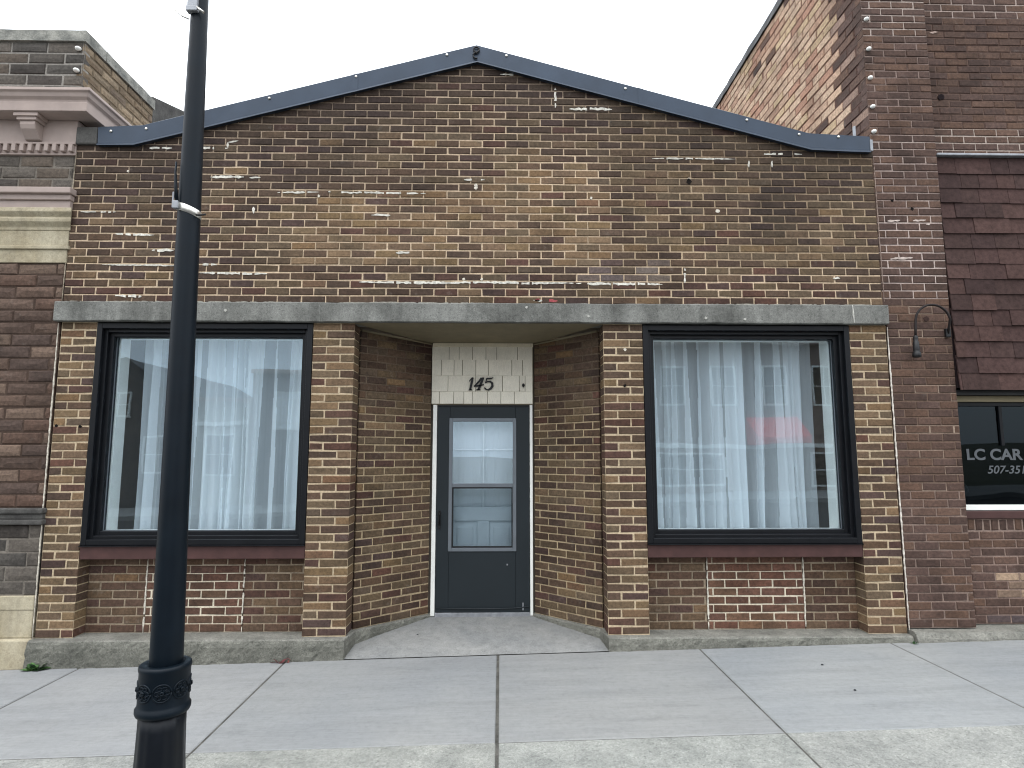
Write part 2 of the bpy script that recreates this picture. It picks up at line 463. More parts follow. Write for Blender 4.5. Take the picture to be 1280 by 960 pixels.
mb = MB()
lay(mb, (0, 0, 0), FX, FN, -3.705, 3.65, 2.862, 5.40, face_col, face_mor, depth=.05, core=False, wander=.002, off=.05,
    clip=lambda x, zt: zt < roofz(x) - .03)
mb.prism([(-3.70, .008, 2.862), (3.645, .008, 2.862)] + [(x, .008, z - .03) for x, z in ROOF[::-1]], (0, .22, 0), 1, lin(150, 132, 108))
H = [(-3.045,4.305,-2.842,4.308,1),(-2.588,4.31,-2.334,4.313,1),(-2.337,4.367,-2.243,4.383,.6),(-2.478,4.034,-2.174,4.037,1),(-2.123,4.03,-2.022,4.031,.7),(-1.863,3.887,-1.48,3.898,.8),(-3.617,3.692,-3.303,3.694,.7),(-3.295,3.485,-2.946,3.48,1),(-2.958,3.338,-2.766,3.34,1.1),(-3.387,3.203,-2.736,3.199,.5),(-2.524,3.208,-2.375,3.209,1),(-2.519,3.134,-1.923,3.13,.9),(-3.275,2.925,-3.0,2.919,1.2),(-1.48,3.898,-.519,3.891,.8),(-.169,4.024,.022,4.026,1),(-1.009,3.682,-.835,3.683,1),(-.777,3.33,-.632,3.331,1),(-1.121,3.054,.85,3.057,1),(.85,3.057,1.634,3.046,1.1),(1.571,4.25,2.357,4.25,.6),(2.599,4.299,2.976,4.303,.8),(3.197,3.115,3.263,3.115,1),(.159,5.066,.309,5.068,.8),(.81,4.73,1.208,4.727,1.1),(.466,2.893,.55,2.894,1)]
for x0, z0, x1, z1, k in H: smear(mb, x0, z0, x1, z1, tuple(v*(.75+.35*k) for v in lin(222, 220, 210)), .010*k+.003)
for x0, z0, x1, z1 in [(-2.074,3.749,-2.071,3.689),(.677,4.936,.676,4.737),(2.476,4.235,2.473,4.172),(2.694,4.237,2.691,4.174),(1.843,3.204,1.839,3.062),(-2.337,4.367,-2.334,4.313)]:
    smear(mb, x0, z0, x1, z1, lin(226, 222, 212), .012)
smear(mb, .475, 2.893, .68, 2.894, lin(176, 92, 96), .016)
for x0, x1 in [(-3.69, -1.42), (-1.3, .1), (1.86, 3.54)]: smear(mb, x0, 2.868, x1, 2.868, lin(168, 166, 156), .007)
for x, z, r in [(-.059,3.949,.018),(2.164,3.744,.022),(-.161,3.089,.014),(-.002,3.089,.014),(1.0,3.86,.014),(-.06,3.97,.02),(-3.224,4.081,.012),(-1.49,3.86,.014)]: blot(mb, x, z, r, WHT)
blot(mb, 1.907, 4.027, .03, lin(30, 26, 24)); blot(mb, 1.907, 4.052, .016, lin(200, 190, 176))
mb.build('front_wall', [M['brick'], M['mortar']], shop, fix=False)

# piers: outer and inner pairs; the boxes are as deep as the returns that show
def pier(x0, x1, depth, holes=(), shift=0):
    mb = MB()
    lay(mb, (x0, 0, 0), FX, FN, 0, x1 - x0, .0, 2.683, pier_col, pier_mor, depth=depth, rake=.0045, L=(x1 - x0) / 1.5, jit=.002, colshift=shift, core=False)
    e = .005
    mb.box(x0 + e, x1 - e, .012, depth - .002, 0, 2.68, 1, lin(206, 190, 158))
    for hx, hz, c in holes: blot(mb, hx, hz, .015, c)
    return mb.build('pier', [M['brick'], M['mortar']], shop, fix=False)
DK = lin(22, 20, 20)
pier(-3.700, -3.392, .16, [(-3.672, 1.768, DK), (-3.468, 1.761, DK)])
pier(-1.492, -1.128, .21, [], 1)
pier(1.088, 1.440, .21, [(1.273, 2.127, DK), (1.28, 2.451, WHT)], 1)
pier(3.318, 3.652, .16)

# brick panels under the windows, each with a repointed patch
for x0, x1, pa, pb in [(-3.392, -1.492, -2.89, -2.06), (1.440, 3.318, 1.998, 2.846)]:
    mb = MB(); O = (x0, .15, 0)
    def pc(u, z, k): return panel_col(u, z, k)
    lay(mb, O, FX, FN, 0, pa - x0 - .008, 0, .634, pc, panel_mor, depth=.05, L=.213)
    warm = lin(138, 98, 80) if x0 > 0 else lin(120, 88, 73)
    rc = lambda u, z, k: vary(mixc(pick([.3, .6, 3.2, 1.2, 3.0, .1, .6], 1.15), warm, .50), .85, 1.15)
    rm = lambda u, z: vary((lin(232, 222, 200) if .10 < z < .5 else lin(186, 172, 152)), .8, 1.05)
    lay(mb, (pa, .148, 0), FX, FN, 0, pb - pa, 0, .634, rc, rm, depth=.05, L=.213, off=.06, colshift=1, wander=.004)
    lay(mb, (pb + .008, .15, 0), FX, FN, 0, x1 - pb - .008, 0, .634, pc, panel_mor, depth=.05, L=.213, off=.03)
    for px in (pa - .004, pb + .004):
        smear(mb, px, .0, px + .004, .62, WHT, .008, .144)
    mb.build('window_apron', [M['brick'], M['mortar']], shop, fix=False)

# splayed entry walls
SL = [((-1.112, .205, 0), (-.520, .735, 0)), ((.505, .735, 0), (1.072, .205, 0))]
for a, b in SL:
    a, b = Vector(a), Vector(b); L = (b - a).length; U = (b - a) / L
    N = Vector((U.y, -U.x, 0))
    mb = MB()
    lay(mb, a, U, N, 0, L, 0, 2.66, entry_col, lambda u, z: vary(mixc(lin(186, 168, 138), lin(112, 98, 84), sstep(1.75, 2.15, z)), .8, 1.1), depth=.06, L=.212, off=.04)  # mortar darkens toward the top, soffit shade put into its colour
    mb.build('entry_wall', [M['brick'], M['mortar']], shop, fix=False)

# concrete lintel beam, chipped edges
mb = MB()
n = 130; x0, x1 = -3.742, 3.656
loops = []
for k in range(n + 1):
    x = x0 + (x1 - x0) * k / n
    q = lambda s: .004 * nz(x * 6, s * 7.3) + .0025 * nz(x * 25, s * 3.7)
    loops.append([(x, -.052 + q(1), 2.690 + q(2)), (x, -.046 + q(3), 2.684 + q(2)), (x, .18, 2.684), (x, .18, 2.858), (x, -.040 + q(4), 2.858 + q(5)), (x, -.052 + q(6), 2.850 + q(5))])
mb.loops(loops, True, 0, (1, 1, 1), False, caps=True)
smear(mb, 3.335, 2.69, 3.33, 2.852, lin(206, 206, 200), .007, -.0585, 1)
smear(mb, -1.42, 2.70, -1.425, 2.85, lin(150, 152, 148), .005, -.058, 1)
for x, z in [(-2.25, 2.78), (.95, 2.74), (2.0, 2.73), (2.35, 2.72), (.4, 2.82)]: blot(mb, x, z, .014, lin(190, 190, 184), -.0585)
mb.build('lintel', [M['lintel'], M['mortar']], shop)

# concrete plinth, left and right of the doorway, rough cast front
def gz(x): return -.1332 + .02352 * x
def plinth(poly):
    mb = MB()
    pts = []
    for (ax, ay), (bx, by) in zip(poly, poly[1:] + poly[:1]):
        d = math.hypot(bx - ax, by - ay); n = max(1, int(d / .035))
        for k in range(n): pts.append((ax + (bx-ax)*k/n, ay + (by-ay)*k/n))
    cx = sum(p[0] for p in poly) / len(poly); cy = .5
    lv = []
    for z, out, am in [(-.45, .03, 0), (-.24, .026, 1), (-.20, .022, 1), (-.165, .02, 1), (-.13, .018, 1), (-.095, .014, 1), (-.06, .01, 1), (-.03, .006, 1), (-.012, .0, .7), (-.002, -.012, .3), (.0, -.03, 0)]:
        ring = []
        for x, y in pts:
            q = am * (.008 * nz(x*14, z*16, y*14) + .008 * nz(x*38, z*38, y*38))
            d = Vector((x - cx, y - cy)).normalized()
            f = 1 if y < .3 else .4
            ring.append((x + d.x * q * .4, y - (out + q) * f if y < .85 else y, z + (.003 * nz(x*9, y*9) if am else 0)))
        lv.append(ring)
    for k, (a, b) in enumerate(zip(lv, lv[1:])):
        mb.loops([a, b], True, 0, (.74, .75, .73) if k < 6 else ((.85, .86, .84) if k < 8 else (1, 1, 1)), False)
    mb.poly(lv[-1], 0, (1, 1, 1))
    mb.build('plinth', M['plinth'], shop)
plinth([(-3.705, -.072), (-1.118, -.072), (-1.085, .185), (-.495, .722), (-.495, .95), (-3.705, .95)])
plinth([(3.655, -.072), (3.655, .95), (.48, .95), (.48, .722), (1.045, .185), (1.078, -.072)])

# metal coping along the gable: face, cap, kicked drip edge
mb = MB()
CT = [(-3.507, 4.494), (-3.11, 4.514), (-.062, 5.346), (3.047, 4.501), (3.614, 4.475)]
CBt = [(-3.50, 4.318), (-3.165, 4.322), (-.055, 5.168), (3.053, 4.335), (3.605, 4.317)]
def sub(P, n=14):
    o = []
    for (a, b), (c, d) in zip(P, P[1:]):
        o += [(a + (c-a)*k/n, b + (d-b)*k/n) for k in range(n)]
    return o + [P[-1]]
loops = []
for k, ((tx, tz), (bx, bz)) in enumerate(zip(sub(CT), sub(CBt))):
    q = .0022 * nz(tx * 2.3, 1.7) ; r = .003 * nz(tx * 3.1, 8.8)
    loops.append([(bx, .002, bz - .004), (bx, -.045 + r, bz - .010), (bx, -.043 + r, bz + .002), (bx, -.026 + r, bz + .016),
                  (tx, -.026 + q, tz - .006), (tx, -.020 + q, tz), (tx, .30, tz + .012), (tx, .306, tz - .08), (tx, .29, tz - .02), (tx, .002, tz - .02)])
mb.loops(loops, True, 0, (1, 1, 1), False, caps=True)
# lap seams
for sx in (-1.21, 1.45):
    zt = roofz(sx)
    s = .2726 if sx < 0 else -.2718
    mb.prism([(sx, -.029, zt - .165), (sx + .05, -.029, zt - .165 + .05 * s), (sx + .05, -.029, zt - .004 + .05 * s), (sx, -.029, zt - .004)], (0, .004, 0))
coping = mb.build('coping', M['coping'], shop)
for x, z in [(-3.388,4.449),(-3.071,4.476),(-1.969,4.785),(-1.178,5.009),(-.338,5.237),(.219,5.236),(1.332,4.92),(2.463,4.621),(2.948,4.484),(3.318,4.464)]:
    b = MB()
    b.loops([[(x + r*math.cos(a*math.pi/5), y, z + r*math.sin(a*math.pi/5)) for a in range(10)] for r, y in ((.013, -.024), (.013, -.031), (.009, -.036), (.002, -.037))], True, caps=True)
    b.build('screw', M['steel'], coping)
b = MB()
def ring(cx, cz, r, y, n=14): return [(cx + r*math.cos(2*math.pi*k/n), y, cz + r*math.sin(2*math.pi*k/n)) for k in range(n + 1)]
b.tube(ring(-.062, 5.285, .026, -.04), .008); b.tube([(-.062 + .03*math.cos(a), -.04, 5.228 + .03*math.sin(a)) for a in [1.2 + .35*k for k in range(12)]], .008)
b.tube([(-.062, .0, 5.256), (-.062, -.045, 5.256)], .010)
b.build('hook', M['black'], coping)
b = MB(); b.box(-3.70, -3.512, -.03, .2, 4.325, 4.49); b.build('end_block', M['greystone'], shop, .012)
# end bracket of the coping at the right
b = MB(); b.box(3.612, 3.638, -.03, .3, 4.33, 4.44); b.box(3.52, 3.535, .05, .08, 4.46, 4.62); b.build('coping_stop', M['galv'], shop, .003)

# roof behind the gable and the hidden rear of the shell
mb = MB()
for (a, za), (b_, zb) in zip(ROOF, ROOF[1:]):
    mid = [(.24, .40), (1.36, 9.24)] + ([] if b_ - a > 1.5 else [(.40, 1.36)])
    for ya, yb in mid: mb.prism([(a, ya, za - .06), (b_, ya, zb - .06), (b_, ya, zb - .16), (a, ya, za - .16)], (0, yb - ya, 0))
for sg in (-1, 1):   # solid strips beside the two unseen roof lights, added to backlight the curtains
    xe = 3.11 if sg < 0 else 3.047
    for xa, xb in ((.0, .4), (2.98, xe)):
        p = [(sg * xa, .40, roofz(sg * xa) - .06), (sg * xb, .40, roofz(sg * xb) - .06), (sg * xb, .40, roofz(sg * xb) - .16), (sg * xa, .40, roofz(sg * xa) - .16)]
        mb.prism(p, (0, .96, 0))
mb.build('roof', M['roofing'], shop)
for sg in (-1, 1):
    mb = MB(); xa, xb = sg * .4, sg * 2.98
    mb.prism([(xa, .40, roofz(xa) - .06), (xb, .40, roofz(xb) - .06), (xb, .40, roofz(xb) - .07), (xa, .40, roofz(xa) - .07)], (0, .96, 0))
    mb.build('added_roof_light', M['added_roof_glass'], shop)  # unseen opening added so daylight brightens the curtains from behind
mb = MB()   # made-up wells that bring daylight from the added roof lights to the curtains
for sg in (-1, 1):
    for xa in (.42, 3.16):
        mb.box(sg * xa - .02, sg * xa + .02, .26, 1.34, 2.87, roofz(sg * xa) - .17)
    mb.prism([(sg * .45, 1.335, 2.87), (sg * 3.13, 1.335, 2.87), (sg * 3.13, 1.335, roofz(sg * 3.1) - .2), (sg * .45, 1.335, roofz(sg * .45) - .17)], (0, .03, 0))
    mb.prism([(sg * .45, .235, 2.87), (sg * 3.13, .235, 2.87), (sg * 3.13, .235, roofz(sg * 3.1) - .2), (sg * .45, .235, roofz(sg * .45) - .17)], (0, .015, 0))
mb.build('added_light_well', M['white'], shop)
mb = MB()
P_ = M['plaster']
# one shop room: floor, ceiling, back and side walls, front walls beside the windows
mb.box(-3.68, 3.63, .92, 6.0, -.12, -.03); 
for q in ((-3.68, 3.63, 1.34, 6.0), (-3.68, -3.2, .26, 1.34), (3.2, 3.63, .26, 1.34), (-.4, .4, .26, 1.34)): mb.box(*q, 2.80, 2.86)
mb.box(-3.68, 3.63, 6.0, 6.1, -.1, 2.85)
mb.box(-3.70, -3.64, .25, 6.0, -.1, 2.85); mb.box(3.59, 3.65, .25, 6.0, -.1, 2.85)
mb.box(-3.64, -1.47, .215, .27, -.05, .76); mb.box(1.42, 3.59, .215, .27, -.05, .76)
mb.box(-3.64, -1.47, .185, .27, 2.60, 2.80); mb.box(1.42, 3.59, .185, .27, 2.60, 2.80)
for a, b_ in SL:   # plaster backs of the entry walls
    a, b_ = Vector(a), Vector(b_); U = (b_ - a).normalized(); N = Vector((U.y, -U.x, 0))
    p = [a - N*.08, b_ - N*.08, b_ - N*.13, a - N*.13]
    mb.prism([(q.x, q.y, -.05) for q in p], (0, 0, 2.84))
mb.box(-.62, .60, .955, 1.0, 2.05, 2.80)
mb.box(-.62, -.5, .80, 1.0, -.05, 2.80); mb.box(.48, .60, .80, 1.0, -.05, 2.80)
mb.build('interior_wall', P_, shop)

# soffit over the doorway, thin trims where it meets brick
mb = MB()
mb.prism([(-1.14, .0, 2.682), (1.10, .0, 2.682), (.515, .76, 2.634), (-.53, .76, 2.634)], (0, 0, .02))
mb.build('soffit', M['soffit'], shop)
for a, b_ in SL:
    a, b_ = Vector(a), Vector(b_); U = (b_ - a).normalized(); N = Vector((U.y, -U.x, 0))
    za, zb = (2.668, 2.636) if a.x < -1 else (2.636, 2.668)
    m_ = MB(); m_.tube([a + N*.012 + Vector((0, 0, za - .012)), b_ + N*.012 + Vector((0, 0, zb - .012))], .010, 6)
    m_.build('soffit_trim', M['soffit'], shop)

# display windows
def window(x0, x1, side):
    t = MB()
    z0, z1 = .752, 2.676
    def frame(w0, w1, ya, yb):
        t.box(x0+w0, x0+w1, ya, yb, z0+w0, z1-w0); t.box(x1-w1, x1-w0, ya, yb, z0+w0, z1-w0)
        t.box(x0+w1, x1-w1, ya+.0004, yb, z0+w0, z0+w1); t.box(x0+w1, x1-w1, ya+.0004, yb, z1-w1, z1-w0)
    frame(.002, .050, -.004, .15); frame(.046, .078, .035, .152); frame(.074, .112, .070, .154)
    w = t.build('window', M['black_frame'], shop, .004)
    g = MB(); g.box(x0+.108, x1-.108, .122, .128, z0+.108, z1-.108); g.build('pane', M['glass'], w)
    b = MB()  # thin aluminium bead round the pane
    a0, a1, c0, c1 = x0+.110, x1-.110, z0+.110, z1-.110
    for q in ((a0, a0+.006, c0, c1), (a1-.006, a1, c0, c1), (a0+.006, a1-.006, c0, c0+.006), (a0+.006, a1-.006, c1-.006, c1)):
        b.box(q[0], q[1], .112, .122, q[2], q[3])
    b.build('bead', M['alum'], w)
    s = MB(); s.box(x0, x1, .004, .22, .637, .746); s.build('sill', M['sill'], w, .006)
    f = MB(); f.box(x0+.002, x1-.002, -.022, .16, .7465, .7525); f.build('flashing', M['black_frame'], w, .001)
    j = MB()
    for q in ((x0+.10, x0+.125), (x1-.125, x1-.10)): j.box(q[0], q[1], .155, .30, z0+.02, z1-.02)
    j.box(x0+.125, x1-.125, .155, .30, z1-.10, z1-.08); j.box(x0+.125, x1-.125, .155, .30, z0+.06, z0+.10)
    j.build('inner_casing', M['white'], w, .004)
window(-3.390, -1.494, 'l'); window(1.442, 3.316, 'r')

# sheer curtains
def cloth(xa, xb, y, z0, z1, seedv, amp=.028, flare=None, full=0):
    rng = random.Random(seedv)
    nx = int((xb - xa) / .005); nzv = 22
    # pleats of uneven width
    # a row of pleats, some broad and flat, some gathered tight, each wandering on its way down
    cuts = [0.0]
    while cuts[-1] < 1: cuts.append(cuts[-1] + rng.choice([.018, .028, .035, .05, .06, .11]) / (xb - xa) * rng.uniform(.7, 1.2))
    cuts = [c / cuts[-1] for c in cuts]; nc = len(cuts)
    dep = [rng.uniform(.35, 1.0) * amp * rng.choice([.5, 1, 1.5]) * (1 if k % 2 else -1) for k in range(nc)]
    drift = [rng.uniform(-1, 1) * (.05 if 0 < k < nc - 1 else 0) for k in range(nc)]
    bend = [rng.uniform(-1, 1) * (.012 if 0 < k < nc - 1 else 0) for k in range(nc)]
    # the gathered pleats are several layers thick, the flat stretches one thin layer
    wid = [b - a for a, b in zip(cuts, cuts[1:])]
    dens = [.985 if wv * (xb - xa) < .052 and rng.random() < .8 else rng.choice([.5, .6, .72]) for wv in wid]
    m = MB(); ids = []; segs = []
    for k in range(nzv + 1):
        w = k / nzv; z = z0 + (z1 - z0) * w; row = []; drop = 1 - w
        cu = [c + drift[q] * drop / (xb - xa) + bend[q] * math.sin(w * 5 + q) / (xb - xa) for q, c in enumerate(cuts)]
        cu.sort(); q = 0
        for i in range(nx + 1):
            u = i / nx
            while q < nc - 2 and u > cu[q + 1]: q += 1
            t = clamp((u - cu[q]) / max(cu[q + 1] - cu[q], 1e-4)); t = t * t * (3 - 2 * t)
            yy = y + (dep[q] * (1 - t) + dep[q + 1] * t) * (.8 + .5 * drop) + .02 * nz(u * 3, w * 1.5, seedv) + .0025 * nz(u * 60, w * 2, seedv)
            x = xa + (xb - xa) * u
            row.append(m.vert((x, yy, z)))
        ids.append(row); segs.append([])
        q = 0
        for i in range(nx):
            u = (i + .5) / nx
            while q < nc - 2 and u > cu[q + 1]: q += 1
            segs[-1].append(q)
    for k in range(nzv):
        for i in range(nx):
            e_ = full or dens[segs[k][i]]; m.face((ids[k][i], ids[k][i+1], ids[k+1][i+1], ids[k+1][i]), 0, (e_, e_, e_), True)
    return m
def curtain(xa, xm, xb, label, sd, fl=None, fr=None):
    e = empty('curtain', ((xa + xb) / 2, .36, .66), label, 'curtain', 'sheer curtains in the display windows')
    inv = Matrix.Translation((-(xa + xb) / 2, -.36, -.66))
    out = []
    for a, b, s, yy, f in ((xa, xm + .05, sd, .36, fl), (xm - .05, xb, sd + 3, .385, fr)):
        o = cloth(a, b, yy, .66, 2.70, s, flare=f).build('cloth', M['sheer'], e, fix=False)
        o.data.transform(inv)
    r = MB(); r.tube([(xa - .12, .40, 2.72), (xb + .12, .40, 2.72)], .012); r.build('rod', M['white'], e).data.transform(inv)
curtain(-3.155, -2.35, -1.50, 'white sheer curtain hanging in the display window left of the door, behind the street post', 11)
curtain(1.50, 2.42, 3.14, 'white sheer curtain hanging in the display window right of the door', 23)

# ------------------------------------------------------------------ doorway
mb = MB()
Y = .73
mb.box(-.456, -.331, Y, Y+.04, .012, 1.992); mb.box(.321, .458, Y, Y+.04, .012, 1.992)
mb.box(-.331, .321, Y+.0004, Y+.04, 1.873, 1.992); mb.box(-.331, .321, Y+.0004, Y+.04, .012, .591)
door = mb.build('door', M['door'], shop, .004)
mb = MB()
def rect_frame(m, x0, x1, z0, z1, w, ya, yb):
    m.box(x0, x0+w, ya, yb, z0, z1); m.box(x1-w, x1, ya, yb, z0, z1)
    m.box(x0+w, x1-w, ya+.0004, yb, z0, z0+w); m.box(x0+w, x1-w, ya+.0004, yb, z1-w, z1)
rect_frame(mb, -.338, .328, .584, 1.880, .034, Y-.010, Y+.03)
mb.box(-.304, .294, Y-.006, Y+.025, 1.200, 1.236)
mb.build('glazing_frame', M['alum'], door, .003)
mb = MB(); rect_frame(mb, -.302, .292, .620, 1.199, .012, Y-.003, Y+.02); mb.build('gasket', M['black'], door, .002)
mb = MB(); mb.box(-.304, .294, Y+.012, Y+.016, 1.237, 1.846); mb.build('pane', M['glass_door'], door)
mb = MB(); mb.box(-.30, .29, Y+.006, Y+.010, .622, 1.198); mb.build('pane', M['glass_screen'], door)
mb = MB(); mb.box(-.438, -.412, Y-.012, Y, .80, .975); mb.tube([(-.425, Y-.01, .96), (-.42, Y-.045, .95), (-.42, Y-.05, .86), (-.425, Y-.01, .84)], .009); mb.build('handle', M['black'], door, .003)
mb = MB(); mb.box(-.454, .456, Y-.008, Y, .014, .052)
mb.tube([(-.45, Y-.014, .056), (-.2, Y-.016, .048), (.05, Y-.016, .046), (.3, Y-.016, .052), (.45, Y-.014, .066)], .006); mb.build('door_sweep', M['door'], door, .002)
mb = MB(); mb.box(.385, .398, Y-.012, Y-.001, .03, .10); mb.build('latch_plate', M['galv'], door, .002); mb = MB(); mb.box(.232, .246, Y-.006, Y-.001, .45, .465); mb.build('door_stud', M['galv'], door, .002)
# white jambs beside the storm door and the threshold
for a, b_ in ((-.500, -.460), (.462, .490)):
    mb = MB(); mb.box(a, b_, Y-.012, Y+.22, -.02, 2.012); mb.build('door_jamb', M['white'], shop, .004)
mb = MB(); mb.box(-.458, .460, Y-.01, Y+.24, -.05, .010); mb.build('threshold', M['galv'], shop, .004)
mb = MB(); mb.box(-.458, .460, Y-.002, Y+.06, 1.994, 2.012); mb.build('head_jamb', M['black'], shop, .003)
# inner door: white, curtained light over two raised panels
mb = MB(); yi = Y + .13
mb.box(-.458, -.30, yi, yi+.04, .012, 1.99); mb.box(.30, .460, yi, yi+.04, .012, 1.99)
mb.box(-.30, .30, yi+.0005, yi+.04, 1.86, 1.99); mb.box(-.30, .30, yi+.0005, yi+.04, .86, 1.0); mb.box(-.30, .30, yi+.0005, yi+.04, .012, .2)
mb.box(-.06, .06, yi+.0005, yi+.04, .2, .86)
for a, b_ in ((-.30, -.06), (.06, .30)):
    mb.box(a, b_, yi+.02, yi+.035, .2, .86)
    mb.box(a+.04, b_-.04, yi+.006, yi+.0195, .24, .80)
mb.box(-.010, .010, yi-.004, yi+.012, 1.0, 1.86); mb.box(-.30, -.010, yi-.003, yi+.012, 1.56, 1.575); mb.box(.010, .30, yi-.003, yi+.012, 1.56, 1.575)
idoor = mb.build('inner_door', M['inner_white'], shop, .005)
c = cloth(-.299, .299, yi + .024, 1.003, 1.857, 5, .005, full=1); c.build('door_curtain', M['sheer'], idoor, fix=False)
mb = MB(); mb.box(-.31, .31, yi+.10, yi+.11, .9, 1.95); mb.build('door_blind', M['inner_white'], idoor)

# shingled panel over the door, with its numerals
mb = MB(); mb.box(-.512, .498, .722, .76, 2.014, 2.632)
panel = mb.build('transom_panel', M['soffit'], shop)
mb = MB()
def sx(c): return (c / 4.8 + 500 - 603) * .00806 - .012
rows = [(2.462, 2.596, [193, 295, 355, 435, 515, 580, 705, 795], (196, 184, 150)), (2.302, 2.462, [193, 250, 325, 375, 455, 530, 670, 735, 795], (214, 206, 186)),
        (2.142, 2.302, [193, 290, 455, 615, 715, 750, 795], (226, 222, 208)), (2.020, 2.142, [193, 240, 325, 385, 435, 525, 605, 685, 795], (234, 234, 226))]
for za, zb, xs, cc in rows:
    base = lin(226, 220, 204)
    for a, b_ in zip(xs, xs[1:]):
        c = vary(base, .93, 1.04)
        g = .0022
        xa, xb = sx(a) + g, sx(b_) - g
        d = random.uniform(-.002, .002)
        mb.prism([(xa, .708 + d, za + .002), (xb, .708 + d, za + .002), (xb, .716, zb + .004), (xa, .716, zb + .004)], (0, .007, 0), 0, c)
mb.box(-.512, .498, .704, .722, 2.597, 2.634, 0, lin(214, 204, 180))
mb.build('shingle', M['shingle_white'], panel, .002)
def nx_(c): return (c / 10.667 + 560 - 585) * .00806 - .157
def nz_(c): return 2.295 - (c / 10.667 + 455 - 471) * .00805
def stroke(m, pts, w):
    P2 = [Vector((nx_(a), 0, nz_(b))) for a, b in pts]
    L_, R_ = [], []
    for k, p in enumerate(P2):
        d = (P2[min(k+1, len(P2)-1)] - P2[max(k-1, 0)]).normalized(); n_ = Vector((-d.z, 0, d.x)); ww = w[k] * .00075 / 2
        L_.append(p + n_*ww); R_.append(p - n_*ww)
    for k in range(len(P2) - 1):
        m.prism([(q.x, .694, q.z) for q in (R_[k], R_[k+1], L_[k+1], L_[k])], (0, .011, 0))
digits = [
    [([(284, 238), (305, 212), (330, 186)], [6, 14, 20]), ([(334, 184), (322, 240), (308, 300), (300, 350)], [22, 30, 30, 24]), ([(276, 352), (300, 346), (330, 352)], [8, 14, 6])],
    [([(452, 190), (420, 232), (382, 272), (350, 302)], [30, 26, 20, 14]), ([(350, 302), (390, 296), (440, 290), (482, 278)], [18, 22, 20, 10]), ([(474, 184), (452, 240), (428, 300), (408, 350)], [24, 30, 32, 30]), ([(376, 350), (408, 344), (438, 350)], [8, 16, 6])],
    [([(606, 184), (575, 196), (520, 196)], [8, 20, 16]), ([(520, 192), (510, 226), (500, 258)], [18, 18, 14]), ([(500, 256), (530, 238), (566, 238), (590, 262), (592, 298), (572, 330), (538, 348), (506, 342)], [10, 18, 26, 32, 34, 30, 22, 14]), ([(488, 318), (500, 334), (514, 346)], [14, 24, 14])]]
for dg in digits:
    m = MB()
    for p, w in dg: stroke(m, p, w)
    m.build('numeral', M['black'], panel)
mb = MB(); hx, hz = nx_(1002), nz_(285)
mb.loops([[(hx + r*math.cos(a*math.pi/5), y, hz + r*1.3*math.sin(a*math.pi/5)) for a in range(10)] for r, y in ((.014, .709), (.014, .694), (.008, .690))], True, caps=True)
mb.tube([(hx, .692, hz), (hx + .004, .680, hz - .015), (hx + .003, .69, hz - .03)], .004, 6)
mb.build('panel_hook', M['black'], panel)  # small dark hook on the shingle panel

# ragged white mortar where the shop meets its neighbours
for q in [(-3.712, .0, -3.722, 2.67, lin(222, 216, 202), .006, -.012), (-3.714, 2.87, -3.70, 4.25, lin(180, 168, 150), .004, -.006),
          (3.664, .03, 3.660, 2.66, lin(228, 222, 212), .007, -.013), (3.655, 2.9, 3.650, 4.28, lin(160, 142, 132), .004, -.006)]:
    mb = MB(); smear(mb, *q, 0, False)
    bm_ = mb.build('joint_mortar', M['mortar'], shop)

# ------------------------------------------------------------------ neighbour on the left
left = empty('stone_trimmed_building', (-6.3, 0, -.2), 'dark brick building at left with pink dentil cornice and tan stone capital', 'building')
XR = -3.716
def lcol(x, z, k):
    c = random.choice([lin(112, 92, 80), lin(102, 84, 74), lin(120, 100, 88), lin(96, 80, 72), lin(108, 86, 74), lin(128, 108, 94)])
    return vary(c, .85, 1.15)
def gcol(x, z, k):
    c = random.choice([lin(104, 98, 91), lin(92, 88, 83), lin(112, 105, 97), lin(86, 80, 75), lin(114, 103, 92)])
    return vary(c, .85, 1.12)
lmor = lambda x, z: vary(lin(84, 70, 62), .8, 1.1)
gmor = lambda x, z: vary(lin(128, 122, 114), .8, 1.1)
big = dict(course=.1095, L=.345, joint=.010, jit=.003, bulge=.008, bev=.008, depth=.12)
# pilaster shaft, then the bay with its dark window, then another pilaster beyond the frame
mb = MB(); lay(mb, (-4.30, 0, 0), FX, FN, 0, XR + 4.30, 1.07, 3.215, lcol, lmor, **big)
mb.build('pilaster', [M['brick'], M['mortar']], left, fix=False); mb = MB(); lay(mb, (-7.6, 0, 0), FX, FN, 0, .58, 1.07, 3.215, lcol, lmor, **big)
mb.build('pilaster', [M['brick'], M['mortar']], left, fix=False)
mb = MB(); lay(mb, (-9, .0, 0), FX, FN, 0, 9 + XR, .345, .93, gcol, gmor, **big); mb.build('base_brick', [M['brick'], M['mortar']], left, fix=False)
mb = MB(); lay(mb, (-9, .0, 0), FX, FN, 0, 9 + XR, 3.895, 4.222, gcol, gmor, **dict(big, course=.109, L=.30)); mb.build('frieze_brick', [M['brick'], M['mortar']], left, fix=False)
pk = dict(course=.113, L=.33, joint=.012, jit=.002, bulge=.005, bev=.007, depth=.08)
mb = MB(); lay(mb, (-9, .0, 0), FX, FN, 0, 9 - 3.708, 4.80, 5.335, gcol, lambda x, z: lin(150, 146, 140), **pk)
tcol = lambda x, z, k: vary(random.choice([lin(150, 132, 108), lin(138, 120, 98), lin(160, 142, 118), lin(128, 112, 96)]), .8, 1.2)
lay(mb, (-3.708, .0, 0), (0, 1, 0), (1, 0, 0), .006, 1.12, 4.30, 5.335, tcol, lambda x, z: lin(120, 108, 92), **dict(pk, course=.086, L=.26, depth=.06))
mb.build('parapet', [M['brick'], M['mortar']], left, fix=False)
mb = MB()
lv = []
